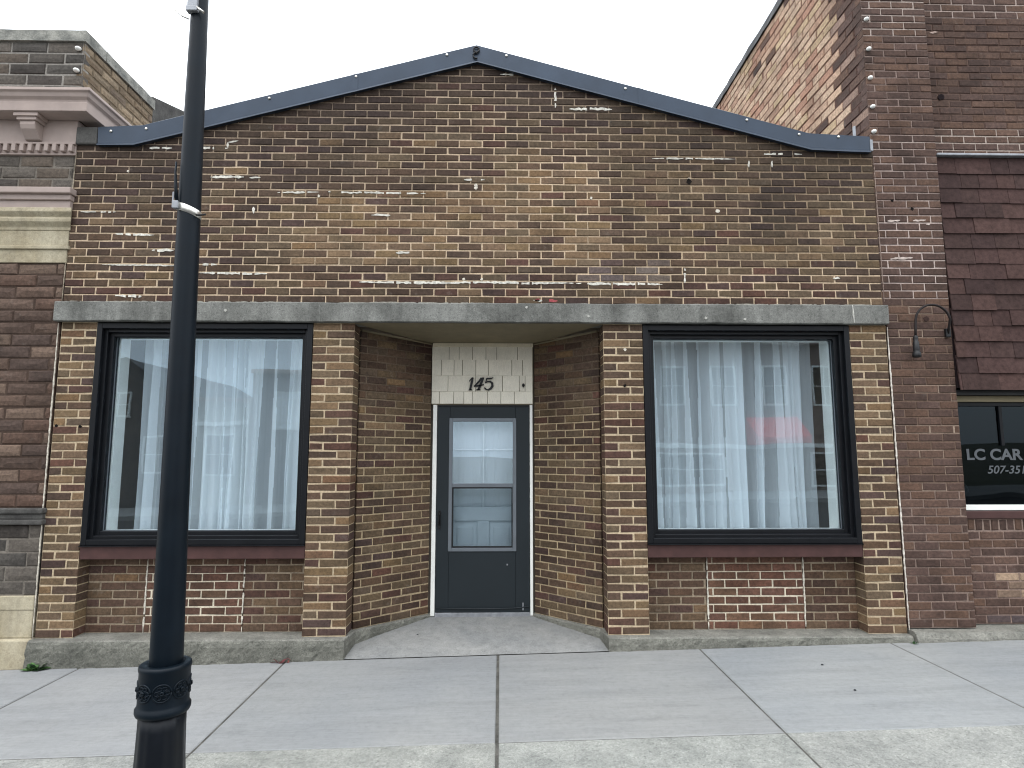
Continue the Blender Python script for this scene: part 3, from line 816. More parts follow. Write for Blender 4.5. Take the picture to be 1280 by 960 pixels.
for k in range(60):
    x = -9 + (9 - 3.692) * k / 59
    q = lambda s: .006 * nz(x*7, s*5.1) + .004 * nz(x*23, s)
    lv.append([(x, -.022 + q(1), 5.337), (x, .28, 5.337), (x, .28, 5.44), (x, -.020 + q(2), 5.443 + q(3))])
mb.loops(lv, True, 0, (1, 1, 1), False, caps=True)
lv = []
for k in range(22):
    y = .285 + .84 * k / 21
    q = lambda s: .006 * nz(y*7, s*5.1)
    lv.append([(-3.69 + q(1), y, 5.337), (-3.95, y, 5.337), (-3.95, y, 5.44), (-3.692 + q(2), y, 5.443 + q(3))])
mb.loops(lv, True, 0, (1, 1, 1), False, caps=True)
mb.build('parapet_coping', M['par_coping'], left)
# raked rear parapet rising behind
mb = MB(); mb.prism([(-3.72, 1.13, 4.3), (-3.72, 2.6, 4.3), (-3.72, 2.6, 5.95), (-3.72, 1.80, 5.72), (-3.72, 1.13, 5.50)], (-.3, 0, 0)); mb.build('rear_parapet', M['greystone'], left, .01)
# cornice swept round the corner
prof = [(.0, 4.80), (.10, 4.792), (.205, 4.762), (.208, 4.735), (.190, 4.722), (.180, 4.690), (.158, 4.668), (.155, 4.648), (.165, 4.644), (.165, 4.562), (.140, 4.556), (.02, 4.556), (.0, 4.556)]
mb = MB(); XC = -3.692
L3 = [[(-9, -o, z) for o, z in prof], [(XC + o, -o, z) for o, z in prof], [(XC + o, 1.12, z) for o, z in prof]]
mb.loops(L3, True, 0, (1, 1, 1), False, caps=True)
cor = mb.build('cornice', M['cornice'], left, .004)
mb = MB(); mb.box(-9, -3.70, -.018, .1, 4.335, 4.556); mb.box(-9, -3.698, -.034, .1, 4.318, 4.338)
mb.box(-9, -3.702, -.010, .1, 4.224, 4.320); mb.box(-9, -3.70, -.020, .1, 4.222, 4.234)
x = -3.712
while x > -8.9:
    mb.box(x - .036, x, -.046, -.008, 4.248, 4.316); x -= .0725
mb.build('dentil_band', M['cornice'], left, .004)
x = -3.965
while x > -8.6:
    m = MB()
    m.box(x - .215, x, -.150, -.018, 4.524, 4.555); m.box(x - .195, x - .02, -.135, -.018, 4.494, 4.526)
    pr = [(-.018, 4.494), (-.118, 4.494), (-.120, 4.462), (-.105, 4.425), (-.078, 4.395), (-.058, 4.370), (-.045, 4.352), (-.018, 4.345)]
    m.prism([(x - .175, y, z) for y, z in pr], (.135, 0, 0)); m.build('bracket', M['cornice'], cor, .004); x -= .72
# string course and stone capital
mb = MB()
mb.box(-9, -3.668, -.085, .1, 3.835, 3.892); mb.box(-9, -3.684, -.055, .1, 3.783, 3.836); mb.build('ledge', M['cornice'], left, .008)
mb = MB(); mb.box(-9, -3.694, -.035, .1, 3.712, 3.784); mb.build('ledge_fascia', M['cornice'], left, .006)
for xa, xb in ((-4.335, -3.694), (-7.62, -7.0)):
    mb = MB()
    pr = [(0, 3.714), (.055, 3.712), (.062, 3.672), (.030, 3.630), (.048, 3.615), (.044, 3.585), (.012, 3.545), (.012, 3.515), (0, 3.51)]
    ring_ = []
    for xx, dirx in ((xa, -1), (xb, 1)):
        ring_.append([(xx + dirx * o * .6, -o, z) for o, z in pr])
    mb.loops(ring_, True, 0, (1, 1, 1), False, caps=True)
    mb.box(xa + .02, xb - .008, -.008, .1, 3.368, 3.512); mb.box(xa, xb + .012, -.026, .1, 3.338, 3.370); mb.box(xa + .02, xb - .01, -.010, .1, 3.216, 3.340)
    mb.build('capital', M['sandstone'], left, .006)
mb = MB(); mb.box(-4.30, XR, .01, .1, 3.5, 3.72); mb.build('capital_core', M['sandstone'], left)
mb = MB()
mb.box(-9, -3.69, -.055, .1, 1.022, 1.068); mb.box(-9, -3.70, -.035, .1, .972, 1.024); mb.box(-9, -3.69, -.050, .1, .930, .974); mb.build('base_moulding', M['greystone'], left, .012)
mb = MB(); mb.box(-9, -3.722, -.012, .2, .228, .345); mb.box(-9, -3.726, -.006, .2, .004, .230); mb.build('stone_base', M['sandstone'], left, .008)
mb = MB(); mb.box(-9, -3.712, -.052, .2, -.42, .002); mb.build('foundation', M['sandstone'], left, .015)
# bay with window between pilasters
mb = MB(); rect_frame(mb, -7.02, -4.302, 1.07, 3.78, .06, .10, .18); bw = mb.build('window', M['black_frame'], left, .004)
mb = MB(); mb.box(-6.97, -4.36, .14, .146, 1.12, 3.73); mb.build('pane', M['glass_dark'], bw)
mb = MB(); mb.box(-7.1, -4.2, .5, .55, .9, 3.9); mb.build('interior_screen', M['dark_room'], left)
mb = MB(); mb.box(-9, -7.6, .02, .3, 1.07, 3.9); mb.box(-9, -3.74, .35, .5, -.3, .95); mb.box(-9, -7.02, .2, 9, -.3, 4.8); mb.box(-9, -3.76, .56, 9, -.3, 4.8); mb.box(-9, -3.95, .12, 9, 4.805, 5.2)
mb.build('rear_body', M['greystone'], left)
for z in (5.264, 5.049):
    m = MB(); m.loops([[(-3.757 + r*math.cos(a*math.pi/5), y, z + r*.75*math.sin(a*math.pi/5)) for a in range(10)] for r, y in ((.026, -.004), (.026, -.02), (.018, -.034), (.004, -.04))], True, caps=True)
    m.build('wall_knob', M['white'], left)

# ------------------------------------------------------------------ neighbour on the right
right = empty('plum_brick_building', (6.5, 0, -.1), 'tall plum brown brick building at right with a shingled awning and dark shop window', 'building')
def rcol(x, z, k):
    c = random.choice([lin(110, 87, 76), lin(100, 79, 70), lin(118, 93, 80), lin(96, 76, 68), lin(112, 87, 73), lin(104, 83, 75)])
    return vary(c, .85, 1.14)
def rmor(x, z):
    if 2.9 < z < 3.75: c = lin(206, 190, 182)
    elif 3.75 <= z < 4.5: c = mixc(lin(196, 180, 172), lin(120, 100, 94), random.random() * .8)
    elif z >= 5.5: c = lin(186, 172, 164)
    elif z >= 4.5: c = mixc(lin(160, 142, 134), lin(92, 74, 68), random.random())
    elif z > 1.2: c = mixc(lin(112, 92, 80), lin(176, 158, 142), .12 + (.7 if random.random() < .14 else 0))
    else: c = lin(146, 128, 118)
    return vary(c, .85, 1.1)
rb = dict(course=.0715, L=.216, joint=.0105, depth=.10, jit=.0016, wander=.003)
mb = MB(); lay(mb, (3.664, 0, 0), FX, FN, 0, .591, .045, 2.86, rcol, rmor, **rb)
lay(mb, (3.640, 0, 0), FX, FN, 0, .615, 2.86, 7.3, rcol, rmor, off=.03, **rb)
for x0, x1, z in [(3.72, 3.95, 3.30), (3.74, 3.86, 3.66), (3.98, 4.1, 3.665), (4.1, 4.14, 3.63)]: smear(mb, x0, z, x1, z + .01, lin(214, 200, 192), .012)
blot(mb, 3.98, 3.78, .018, DK); blot(mb, 3.80, 3.86, .012, DK); blot(mb, 4.03, 2.74, .03, lin(70, 54, 50))
mb.build('pilaster', [M['brick'], M['mortar']], right, fix=False)
mb = MB(); lay(mb, (7.4, 0, 0), FX, FN, 0, .6, .045, 7.3, rcol, rmor, **rb); mb.build('pilaster', [M['brick'], M['mortar']], right, fix=False)
def r2mor(x, z):
    if z < .9: c = lin(150, 130, 120)
    elif z < 4.62: c = lin(190, 176, 166)
    elif z > 5.75: c = lin(176, 160, 152)
    else: c = mixc(lin(84, 66, 60), lin(128, 108, 98), random.random() * .7)
    return vary(c, .85, 1.1)
def r2col(x, z, k):
    c = rcol(x, z, k)
    if z < .9 and .33 < x < .75 and .26 < z < .48: c = mixc(c, lin(206, 178, 150), .7 * random.random() + .2)
    if z < .14 and x > .2: c = mixc(c, lin(96, 92, 100), .5)
    if 4.8 < z < 5.75: c = tuple(v * .88 for v in c)
    return c
mb = MB(); lay(mb, (4.257, .10, 0), FX, FN, 0, 3.14, 4.34, 7.3, r2col, r2mor, off=.08, **rb)
blot(mb, 4.42, 4.95, .035, lin(34, 26, 28), .094); smear(mb, 4.36, 5.62, 4.44, 5.63, lin(180, 160, 150), .012, .096)
lay(mb, (8.0, .10, 0), FX, FN, 0, 2.0, .05, 7.3, r2col, r2mor, **rb)
mb.build('front_wall', [M['brick'], M['mortar']], right, fix=False)
mb = MB(); lay(mb, (4.257, .10, 0), FX, FN, 0, 3.14, .05, .842, r2col, r2mor, off=.04, **rb)
x = 4.262
while x < 7.38:   # header course set on end
    brick(mb, (0, .10, 0), FX, FN, x, x + .060, .852, .945, .08, tuple(v * .85 for v in rcol(0, 0, 0)), .006, .003); x += .0715
mb.poly([(4.257, .108, .842), (7.397, .108, .842), (7.397, .108, .95), (4.257, .108, .95)], 1, lin(150, 132, 122))
mb.build('window_apron', [M['brick'], M['mortar']], right, fix=False)
mb = MB(); mb.box(4.258, 7.398, .085, .22, .952, 1.022); mb.build('sill_course', M['sill'], right, .008)
# exposed side wall, mostly under peeling pink paint
def paint(u, z): return sstep(-.07, .07, u - (.50 + .16 * nz(z * 2.1, 4.4) + .07 * nz(z * 9, 1.2)))
def scol(u, z, k):
    p = paint(u, z)
    c = rcol(u, z, k)
    if p > .5 and random.random() > .02:
        q = random.choice([lin(222, 190, 162), lin(214, 180, 154), lin(228, 198, 170), lin(206, 168, 142), lin(220, 192, 156), lin(198, 154, 130)])
        c = vary(q, .88, 1.06)
    elif random.random() < .12: c = mixc(c, lin(200, 170, 152), .6)
    return c
def smor(u, z): return lin(120, 92, 80) if paint(u, z) > .5 else lin(96, 74, 68)
mb = MB(); lay(mb, (3.640, 0, 0), (0, 1, 0), (-1, 0, 0), .008, 9.0, 4.1, 7.06, scol, smor, course=.10, L=.27, joint=.014, depth=.08, jit=.003, wander=.004)
mb.build('side_wall', [M['brick'], M['mortar']], right, fix=False)
mb = MB()
lv = []
for k in range(60):
    y = .62 + 8.4 * k / 59
    q = lambda s: .010 * nz(y*5, s*5.1) + .006 * nz(y*17, s)
    lv.append([(3.615 + q(1), y, 7.055 + q(2)), (3.95, y, 7.06), (3.95, y, 7.15), (3.612 + q(4), y, 7.15 + q(3))])
mb.loops(lv, True, 0, (1, 1, 1), False, caps=True); mb.build('side_coping', M['black'], right)
mb = MB(); mb.box(4.258, 7.396, -.008, .12, 4.306, 4.330); mb.build('flashing', M['galv'], right, .006)
# shingled awning
mb = MB(); nr = 15; zt, zb = 4.285, 2.095
ch = (zt - zb) / nr
mb.prism([(4.262, .05, zt), (4.262, .09, zt), (4.262, .09, zb + .02), (4.262, .0, zb + .02)], (3.13, 0, 0), 0, lin(40, 30, 32))
for k in range(nr):
    z0 = zb + k * ch; x = 4.262 - random.uniform(0, .2)
    while x < 7.39:
        w = random.choice([.17, .22, .28, .34]); a, b_ = max(x, 4.262), min(x + w - .004, 7.39)
        x += w
        if b_ - a < .01: continue
        base = random.choice([lin(72, 55, 52), lin(67, 52, 49), lin(76, 58, 54), lin(62, 48, 46)])
        c = vary(base, .88, 1.12)
        f = (k / nr); yb = -.030 + .062 * f - random.choice([0, 0, .006]); dz = random.uniform(-.004, .004)
        mb.prism([(a, yb - .010, z0 + dz), (b_, yb - .010, z0 + dz), (b_, yb + .008, z0 + ch + .02), (a, yb + .008, z0 + ch + .02)], (0, .012, 0), 0, c)
mb.build('awning', M['awning'], right)
mb = MB(); mb.box(4.26, 7.39, .02, .2, 2.052, 2.096); mb.build('painted_awning_shade', M['black'], right)  # black strip stands in for the shade under the awning
mb = MB(); mb.box(4.26, 7.39, .085, .2, 1.995, 2.050); mb.build('window_header', M['soffit'], right, .004)
mb = MB(); rect_frame(mb, 4.30, 7.36, 1.024, 1.993, .035, .11, .18); mb.box(4.72, 4.75, .12, .17, 1.60, 1.96); rw = mb.build('window', M['black_frame'], right, .003)
mb = MB(); mb.box(4.30, 7.36, .088, .16, 1.026, 1.072); mb.build('sill', M['white'], rw, .004)
mb = MB(); mb.box(4.33, 7.33, .140, .146, 1.06, 1.96); pane = mb.build('pane', M['glass_dark'], rw)
mb = MB(); mb.tube([(4.345 + .09*math.sin(t), .20, 1.20 + .07*math.cos(t)) for t in [k*.2 for k in range(10)]], .006); mb.build('white_curve', M['white'], right)  # thin white curved line behind the glass
def text(body, x, z, h, wid, shear, ext, parent, y=.136):
    cu = bpy.data.curves.new('lettering', 'FONT'); cu.body = body; cu.size = h / .72; cu.shear = shear; cu.extrude = .0015; cu.offset = ext
    tmp = bpy.data.objects.new('tmp', cu); COL.objects.link(tmp); bpy.context.view_layer.update()
    me = bpy.data.meshes.new_from_object(tmp.evaluated_get(bpy.context.evaluated_depsgraph_get()))
    bpy.data.objects.remove(tmp)
    w = max(v.co.x for v in me.vertices) - min(v.co.x for v in me.vertices)
    mnx = min(v.co.x for v in me.vertices)
    for v in me.vertices: v.co = Vector(((v.co.x - mnx) * wid / w + x, y - v.co.z, v.co.y + z))
    me.materials.clear(); me.materials.append(M['letter'])
    o = bpy.data.objects.new('lettering', me); COL.objects.link(o); o.parent = parent
    return o
text('LC CAR', 4.402, 1.474, .098, .515, 0, .004, rw)
text('507-351', 4.580, 1.350, .072, .348, .25, .001, rw)
mb = MB(); mb.box(4.25, 7.4, 1.6, 1.65, -.1, 4.3); mb.box(4.25, 7.4, .2, 1.6, .9, .95); mb.box(4.25, 7.4, .2, 1.6, 2.2, 2.25)
mb.box(4.9, 5.6, .9, 1.2, .95, 1.55); mb.box(4.45, 4.75, 1.0, 1.2, .95, 1.45)
mb.build('interior_screen', M['dark_room'], right)
mb = MB(); mb.box(3.72, 10, 1.66, 9, -.2, 7.0); mb.box(3.76, 4.25, .12, 1.66, -.2, 7.2); mb.box(4.25, 10, .205, 1.66, 4.35, 7.2); mb.build('rear_body', M['greystone'], right)
# concrete footing with a broken top edge
mb = MB(); lv = []
for k in range(120):
    x = 3.668 + 6.3 * k / 119
    q = lambda s: .010 * nz(x*6, s*5.1) + .007 * nz(x*19, s)
    lv.append([(x, -.115 + q(1), -.4), (x, -.105 + q(2), .0 + q(3) - .02), (x, -.075 + q(4), .030 + .5*q(5)), (x, .2, .044), (x, .2, -.4)])
mb.loops(lv, True, 0, (1, 1, 1), False, caps=True); mb.build('footing', M['plinth'], right)
for x, z in [(3.672, 5.67), (3.675, 5.364), (3.67, 5.069), (3.673, 4.779), (3.668, 4.53)]:
    m = MB(); m.loops([[(x + r*math.cos(a*math.pi/5), y, z + r*.85*math.sin(a*math.pi/5)) for a in range(10)] for r, y in ((.022, -.003), (.022, -.016), (.016, -.028), (.004, -.032))], True, caps=True)
    m.build('wall_knob', M['white'], right)

# gooseneck lamp arm on the right pilaster
lamp = empty('wall_lamp', (4.20, -.03, 2.60), 'thin rusty gooseneck lamp arm with bare black socket on the plum brick pilaster', 'wall lamp')
inv = Matrix.Translation((-4.20, .03, -2.60))
arc = [(4.205, -.02, 2.60), (4.195, -.05, 2.66)] + [(4.037 + .158*math.cos(t), -.075, 2.70 + .155*math.sin(t)) for t in [.15 + k*.19 for k in range(16)]] + [(3.873, -.075, 2.64), (3.868, -.075, 2.56)]
mb = MB(); mb.tube(arc, .0105, 8); mb.build('arm', mat_paint('rusty_steel', lin(26, 17, 16), .7, .3, .2), lamp).data.transform(inv)
mb = MB(); mb.lathe([(.010, 2.575), (.018, 2.565), (.021, 2.545), (.018, 2.52), (.025, 2.515), (.026, 2.44), (.025, 2.425), (.033, 2.42), (.036, 2.395), (.034, 2.378), (.02, 2.375)], 3.866, -.075, 16); mb.build('socket', M['black'], lamp).data.transform(inv)
mb = MB(); mb.box(4.182, 4.228, -.03, -.002, 2.57, 2.65); mb.build('back_plate', M['black'], lamp, .006).data.transform(inv)

# ------------------------------------------------------------------ street post
PX, PY = -1.231, -2.65
post = empty('street_post', (PX, PY, gz(PX)), 'dark navy tapered steel street post with ornamental collar standing before the left window', 'street post')
inv = Matrix.Translation((-PX, -PY, -gz(PX)))
LEAN = -.0115
def cxz(z): return PX + .009 + LEAN * z
mb = MB(); mb.lathe([(0.0654, .50), (0.0638, .70), (0.0570, 1.3), (0.0514, 2.04), (0.0480, 2.62), (0.0425, 3.1), (0.0365, 3.67), (0.0314, 4.3), (0.0289, 4.75), (0.0000, 4.76)], PX + .009, PY, 40, lean=LEAN)
mb.build('pole', M['post'], post).data.transform(inv)
mb = MB(); g = gz(PX)
mb.lathe([(0.1827, g - .02), (0.1827, g + .03), (0.1700, g + .045), (0.1615, g + .07), (0.1487, .0), (0.1275, .06), (0.1071, .13), (0.0969, .20), (0.0918, .28), (0.0884, .40), (0.0875, .47)], PX, PY, 64, flute=12, fa=.018)
mb.build('base', M['post_dark'], post).data.transform(inv)
mb = MB()
mb.lathe([(0.0850, .455), (0.1003, .460), (0.1045, .470), (0.1045, .484), (0.0986, .492), (0.0965, .500), (0.0965, .628), (0.0990, .634), (0.0999, .644), (0.0978, .652), (0.0918, .655), (0.0706, .655), (0.0663, .650)], PX, PY, 56)
col_ = mb.build('collar', M['post'], post); col_.data.transform(inv)
for k in range(8):
    a = R(-112 + 45 * k)
    c0 = Vector((PX, PY, .560)); d = Vector((math.cos(a), math.sin(a), 0)); t = Vector((-math.sin(a), math.cos(a), 0))
    m = MB()
    def cp(u, v, h): return c0 + d * (math.sqrt(max(.0965**2 - u*u, 0)) + h) + t * u + Vector((0, 0, v))
    m.tube([cp(.034*math.cos(q), .034*math.sin(q), .0005) for q in [2*math.pi*j/20 for j in range(21)]], .0036, 6)
    for p in range(6):
        b0 = 2*math.pi*p/6
        m.tube([cp(.019*math.cos(b0) + .008*math.cos(q), .019*math.sin(b0) + .008*math.sin(q), .0005) for q in [2*math.pi*j/10 for j in range(11)]], .0032, 5)
    m.tube([cp(.006*math.cos(q), .006*math.sin(q), .004) for q in [2*math.pi*j/8 for j in range(9)]], .005, 5)
    m.build('rosette', M['post'], col_).data.transform(inv)
# steel strap, its buckle, hanging clip and the banner bracket higher up
mb = MB(); zc = 2.622; ax = cxz(zc)
lv = []
for r, dz in ((.0485, -.018), (.0505, -.017), (.0505, .017), (.0485, .018)):
    lv.append([(ax + r*math.cos(2*math.pi*k/36), PY + r*math.sin(2*math.pi*k/36), zc + dz - .35 * r * math.cos(2*math.pi*k/36)) for k in range(36)])
mb.loops(lv + [lv[0]], True, 0, (1, 1, 1), True); strap = mb.build('strap', M['steel'], post); strap.data.transform(inv)
m = MB(); m.box(ax - .046, ax - .022, PY - .060, PY - .040, zc - .008, zc + .028); m.box(ax - .058, ax - .049, PY - .045, PY - .036, zc + .0, zc + .075)
m.build('buckle', M['galv'], strap, .003).data.transform(inv); m = MB(); m.tube([(ax + .046, PY - .025, zc - .026), (ax + .07, PY - .035, zc - .030), (ax + .09, PY - .03, zc - .025)], .0045); m.build('strap_end', M['black'], strap).data.transform(inv)
m = MB(); m.tube([(ax - .034, PY - .046, zc + .03), (ax - .044, PY - .046, zc + .10), (ax - .052, PY - .04, zc + .17), (ax - .054, PY - .035, zc + .22)], [.008, .007, .005, .004])
m.build('clip', M['post'], post).data.transform(inv)
mb = MB(); zc = 3.62; ax = cxz(zc)
mb.box(ax - .034, ax + .012, PY - .052, PY - .026, 3.60, 3.95); mb.box(ax - .037, ax + .016, PY - .056, PY - .024, 3.575, 3.602)
mb.build('banner_bracket', M['galv'], post, .004).data.transform(inv)
mb = MB(); mb.tube([(ax - .028, PY - .035, 3.545), (ax - .055, PY - .045, 3.552), (ax - .085, PY - .055, 3.575)], .0035)
mb.build('wire_prong', M['steel'], post).data.transform(inv); mb = MB(); mb.tube([(ax + .012, PY - .05, 3.595), (ax + .045, PY - .05, 3.568)], .006)
mb.build('wire_prong', M['steel'], post).data.transform(inv)
for z in (3.655, 3.72, 3.80):
    m = MB(); m.tube([(ax - .012, PY - .048, z), (ax - .012, PY - .060, z)], .007, 8); m.build('bolt', M['black'], post).data.transform(inv)

# ------------------------------------------------------------------ pavement
mb = MB()
XJ = [-15.5, -13.8, -12.1, -10.4, -8.6, -6.8, -5.0, -3.261, -1.594, .154, 1.838, 3.452, 5.1, 6.8, 8.5, 10.2, 12, 14, 16]
YJ = [-3.15, -1.62, -.078]
for r_, (ya, yb) in enumerate(zip(YJ, YJ[1:])):
    for k, (xa, xb) in enumerate(zip(XJ, XJ[1:])):
        g = .0052; gx0 = .009 if abs(xa - .154) < .01 else g; gx1 = .009 if abs(xb - .154) < .01 else g
        c = random.uniform(.94, 1.04); tone = (c * random.uniform(.98, 1.0), c, c * random.uniform(1.0, 1.03))
        dz = random.uniform(-.002, .002)
        xa_, xb_, ya_, yb_ = xa + gx0, xb - gx1, ya + g * .6, yb - (g * .6 if r_ == 0 else 0)
        pts = [(xa_, ya_), (xb_, ya_), (xb_, yb_), (xa_, yb_)]
        e = .008
        lo = [mb.vert((x, y, gz(x) - .10)) for x, y in pts]
        md = [mb.vert((x, y, gz(x) + dz - .006)) for x, y in pts]
        tp = [mb.vert((x + (e if x == xa_ else -e), y + (e if y == ya_ else -e), gz(x) + dz)) for x, y in pts]
        mt = 1 if r_ == 0 else 0
        for q in range(4):
            l = (q + 1) % 4
            mb.face((lo[q], lo[l], md[l], md[q]), mt, tone); mb.face((md[q], md[l], tp[l], tp[q]), mt, tone)
        mb.face(tp, mt, tone)
# joint filler just under the slabs
mb.prism([(-15.5, -3.15, gz(-15.5) - .006), (16, -3.15, gz(16) - .006), (16, -.05, gz(16) - .006), (-15.5, -.05, gz(-15.5) - .006)], (0, 0, -.12), 2)
struct(mb.build('sidewalk', [M['walk'], M['aggregate'], M['joint']], fix=False))
mb = MB(); nx2, ny2 = 30, 12; ids = []
for j in range(ny2 + 1):
    t = j / ny2; y = -.074 + .83 * t; row = []
    for i in range(nx2 + 1):
        x = -1.25 + 2.45 * i / nx2
        z0 = gz(x) + .002; z1 = -.022
        row.append(mb.vert((x, y, z0 + (z1 - z0) * (t ** .9) + .002 * nz(x*3, y*3))))
    ids.append(row)
for j in range(ny2):
    for i in range(nx2): mb.face((ids[j][i], ids[j][i+1], ids[j+1][i+1], ids[j+1][i]), 0, (1, 1, 1), True)
struct(mb.build('entry_floor', M['floor'], fix=False))
def strip(name, y0, y1, dz, th, mat, x0=-60, x1=60, bevel=0):
    m = MB(); m.prism([(x0, y0, gz(x0) + dz), (x1, y0, gz(x1) + dz), (x1, y1, gz(x1) + dz), (x0, y1, gz(x0) + dz)], (0, 0, -th)); return struct(m.build(name, mat, bevel=bevel))
strip('kerb', -3.33, -3.153, .0, .3, M['walk'], bevel=.012)
strip('road', -14.4, -3.334, -.14, .2, M['asphalt'])
strip('kerb', -14.6, -14.404, .0, .3, M['walk'], bevel=.012)
strip('pavement', -18.0, -14.604, -.002, .2, M['walk'])
strip('ground', -400, 400, -.36, .3, M['earth'], -400, 400)

# little things along the foot of the wall
def weed(x, y, s, label, n=26, seedv=1):
    rng = random.Random(seedv); z = gz(x)
    e = empty('weed', (x, y, z), label, 'weed', 'weeds growing in the pavement joint')
    m = MB()
    for k in range(n):
        a = rng.uniform(0, 6.28); l = s * rng.uniform(.5, 1.1); w = l * rng.uniform(.16, .3); up = rng.uniform(.25, 1.2)
        d = Vector((math.cos(a), math.sin(a) * .6, up)).normalized(); t = Vector((-math.sin(a), math.cos(a), 0))
        b0 = Vector((rng.uniform(-.4, .4) * s, rng.uniform(-.1, .1) * s, .0))
        p = [b0, b0 + d*l*.4 + t*w, b0 + d*l*.75 + t*w*.7 - Vector((0, 0, .05*l)), b0 + d*l - Vector((0, 0, .18*l)), b0 + d*l*.75 - t*w*.7 - Vector((0, 0, .05*l)), b0 + d*l*.4 - t*w]
        m.poly(p, 0, rng.choice([lin(58, 92, 44), lin(46, 78, 40), lin(74, 108, 56), lin(40, 66, 38)]))
    m.build('leaves', M['leaf'], e, fix=False)
weed(-3.60, -.12, .095, 'small green weed at the left foot of the shop plinth beside the tan stone base', 46, 3)
weed(3.62, -.125, .032, 'tiny grey-green weed where the two buildings meet at the right end of the plinth', 16, 5)
m = MB(); lx, ly = -1.60, -.115; lz = gz(lx)
for k, (dx, s, a) in enumerate([(0, .085, .3), (-.055, .06, 2.4), (.045, .05, 1.2)]):
    c = Vector((lx + dx, ly, lz + .012)); d = Vector((math.cos(a), .25*math.sin(a), .45)); t = Vector((-.35*math.sin(a), .35, .12))
    m.prism([c - d*s*.5, c + t*s*.6, c + d*s*.6, c + t*s*.15 + d*s*.2, c - t*s*.55], (0, .002, .003), 0, [lin(92, 46, 48), lin(74, 44, 42), lin(110, 60, 54)][k])
m.tube([(lx - .10, ly, lz + .004), (lx - .02, ly - .01, lz + .012), (lx + .05, ly, lz + .006)], .003, 5, 0, lin(70, 46, 42))
tag(m.build('dead_leaf', M['leaf']), 'crumpled dark red dead leaf against the plinth at a sidewalk joint', 'leaf')
for k, (x, y) in enumerate([(2.62, -.55), (2.58, -1.05), (-.56, .28), (-2.25, -.9)]):
    m = MB(); z = (gz(x) if y < 0 else -.07) + .006
    m.lathe([(.004, -.006), (.011, -.003), (.010, .003), (.003, .007)], 0, 0, 7); o = m.build('pebble', M['asphalt'])
    o.location = (x, y, z); o.scale = (1.0, .8, .6); o.rotation_euler = (0, 0, k)
    tag(o, 'tiny dark pebble lying on the pale concrete in front of the shop', 'pebble', 'pebbles on the concrete')

def settle(root):
    inv = Matrix.Translation(-root.location)
    def go(o):
        for ch in o.children:
            if ch.type == 'MESH': ch.data.transform(inv)
            go(ch)
    go(root)
settle(left); settle(right)

# ------------------------------------------------------------------ across the street (seen mirrored in the glass)
def facade(name, label, x0, x1, z1, col, gable=None, band=None, wins=(), awn=None, roofm=None):
    zg = gz((x0 + x1) / 2) - .3
    e = empty(name, ((x0 + x1) / 2, -18, zg), label, 'building')
    inv = Matrix.Translation((-(x0 + x1) / 2, 18, -zg))
    m = MB()
    if gable:
        gx, gh = gable
        m.prism([(x0, -18, zg), (x1, -18, zg), (x1, -18, z1), (gx, -18, gh), (x0, -18, z1)], (0, -10, 0), 0, col)
    else: m.box(x0, x1, -28, -18, zg, z1, 0, col)
    m.build('wall', M['generic'], e).data.transform(inv)
    if band:
        m = MB(); m.box(x0 - .02, x1 + .02, -18, -17.9, band, band + .16); m.build('band', M['white'], e, .01).data.transform(inv)
    m = MB()
    if not gable: m.box(x0 - .06, x1 + .06, -18.3, -17.86, z1 - .02, z1 + .14); m.build('cornice', M['cornice'], e, .01).data.transform(inv)
    for a, b, c, d, lit in wins:
        m = MB(); rect_frame(m, a, b, c, d, .07, -18.0, -17.93)
        n_ = 4 if lit else 2
        for q in range(1, n_): m.box(a + (b-a)*q/n_ - .02, a + (b-a)*q/n_ + .02, -17.99, -17.945, c + .07, d - .07)
        for q in range(1, 5 if lit else 2): m.box(a + .07, b - .07, -17.985, -17.95, c + (d-c)*q/(5 if lit else 2) - .02, c + (d-c)*q/(5 if lit else 2) + .02)
        w = m.build('window', M['white'], e, .006); w.data.transform(inv)
        m = MB(); m.box(a + .05, b - .05, -17.995, -17.97, c + .05, d - .05); m.build('pane', M['inner_white'] if lit else M['dark_room'], w).data.transform(inv)
    if awn:
        a, b, c, d = awn
        m = MB(); m.prism([(a, -18, d), (a, -17.0, c + .25), (a, -17.0, c), (a, -18, c)], (b - a, 0, 0)); m.build('awning', M['red'], e, .01).data.transform(inv)
    return e
facade('gabled_house', 'dark grey gabled building across the street, mirrored in the left window', -20, -11.6, 3.5, lin(70, 74, 80), (-14.4, 5.25), None, [(-15, -14, 2.9, 3.9, False), (-13.4, -12.4, .8, 2.2, False)])
facade('low_store', 'low pale store with a white band across the street, mirrored in the left window', -11.5, -9.5, 3.55, lin(176, 176, 168), None, 2.6, [(-11.1, -9.9, .7, 2.3, False)])
facade('flat_roofed_store', 'flat roofed grey store with white grid window, mirrored in the left window', -9.4, -5.4, 4.65, lin(128, 128, 130), None, None, [(-8.55, -7.55, 2.4, 3.95, True), (-7.0, -5.8, .6, 2.3, False)])
facade('tall_brick_store', 'brown brick store with a red awning across the street, mirrored in the right window', 5.7, 16, 5.85, lin(120, 104, 98), None, 1.78, [(6.4, 7.4, 3.4, 5.0, False), (8.4, 9.4, 3.4, 5.0, False), (10.4, 11.4, 3.4, 5.0, False), (12.4, 13.4, 3.4, 5.0, False), (6.2, 8.8, .3, 1.6, False), (12.2, 14.4, .3, 1.6, False)], (9.75, 11.8, 1.95, 2.95))

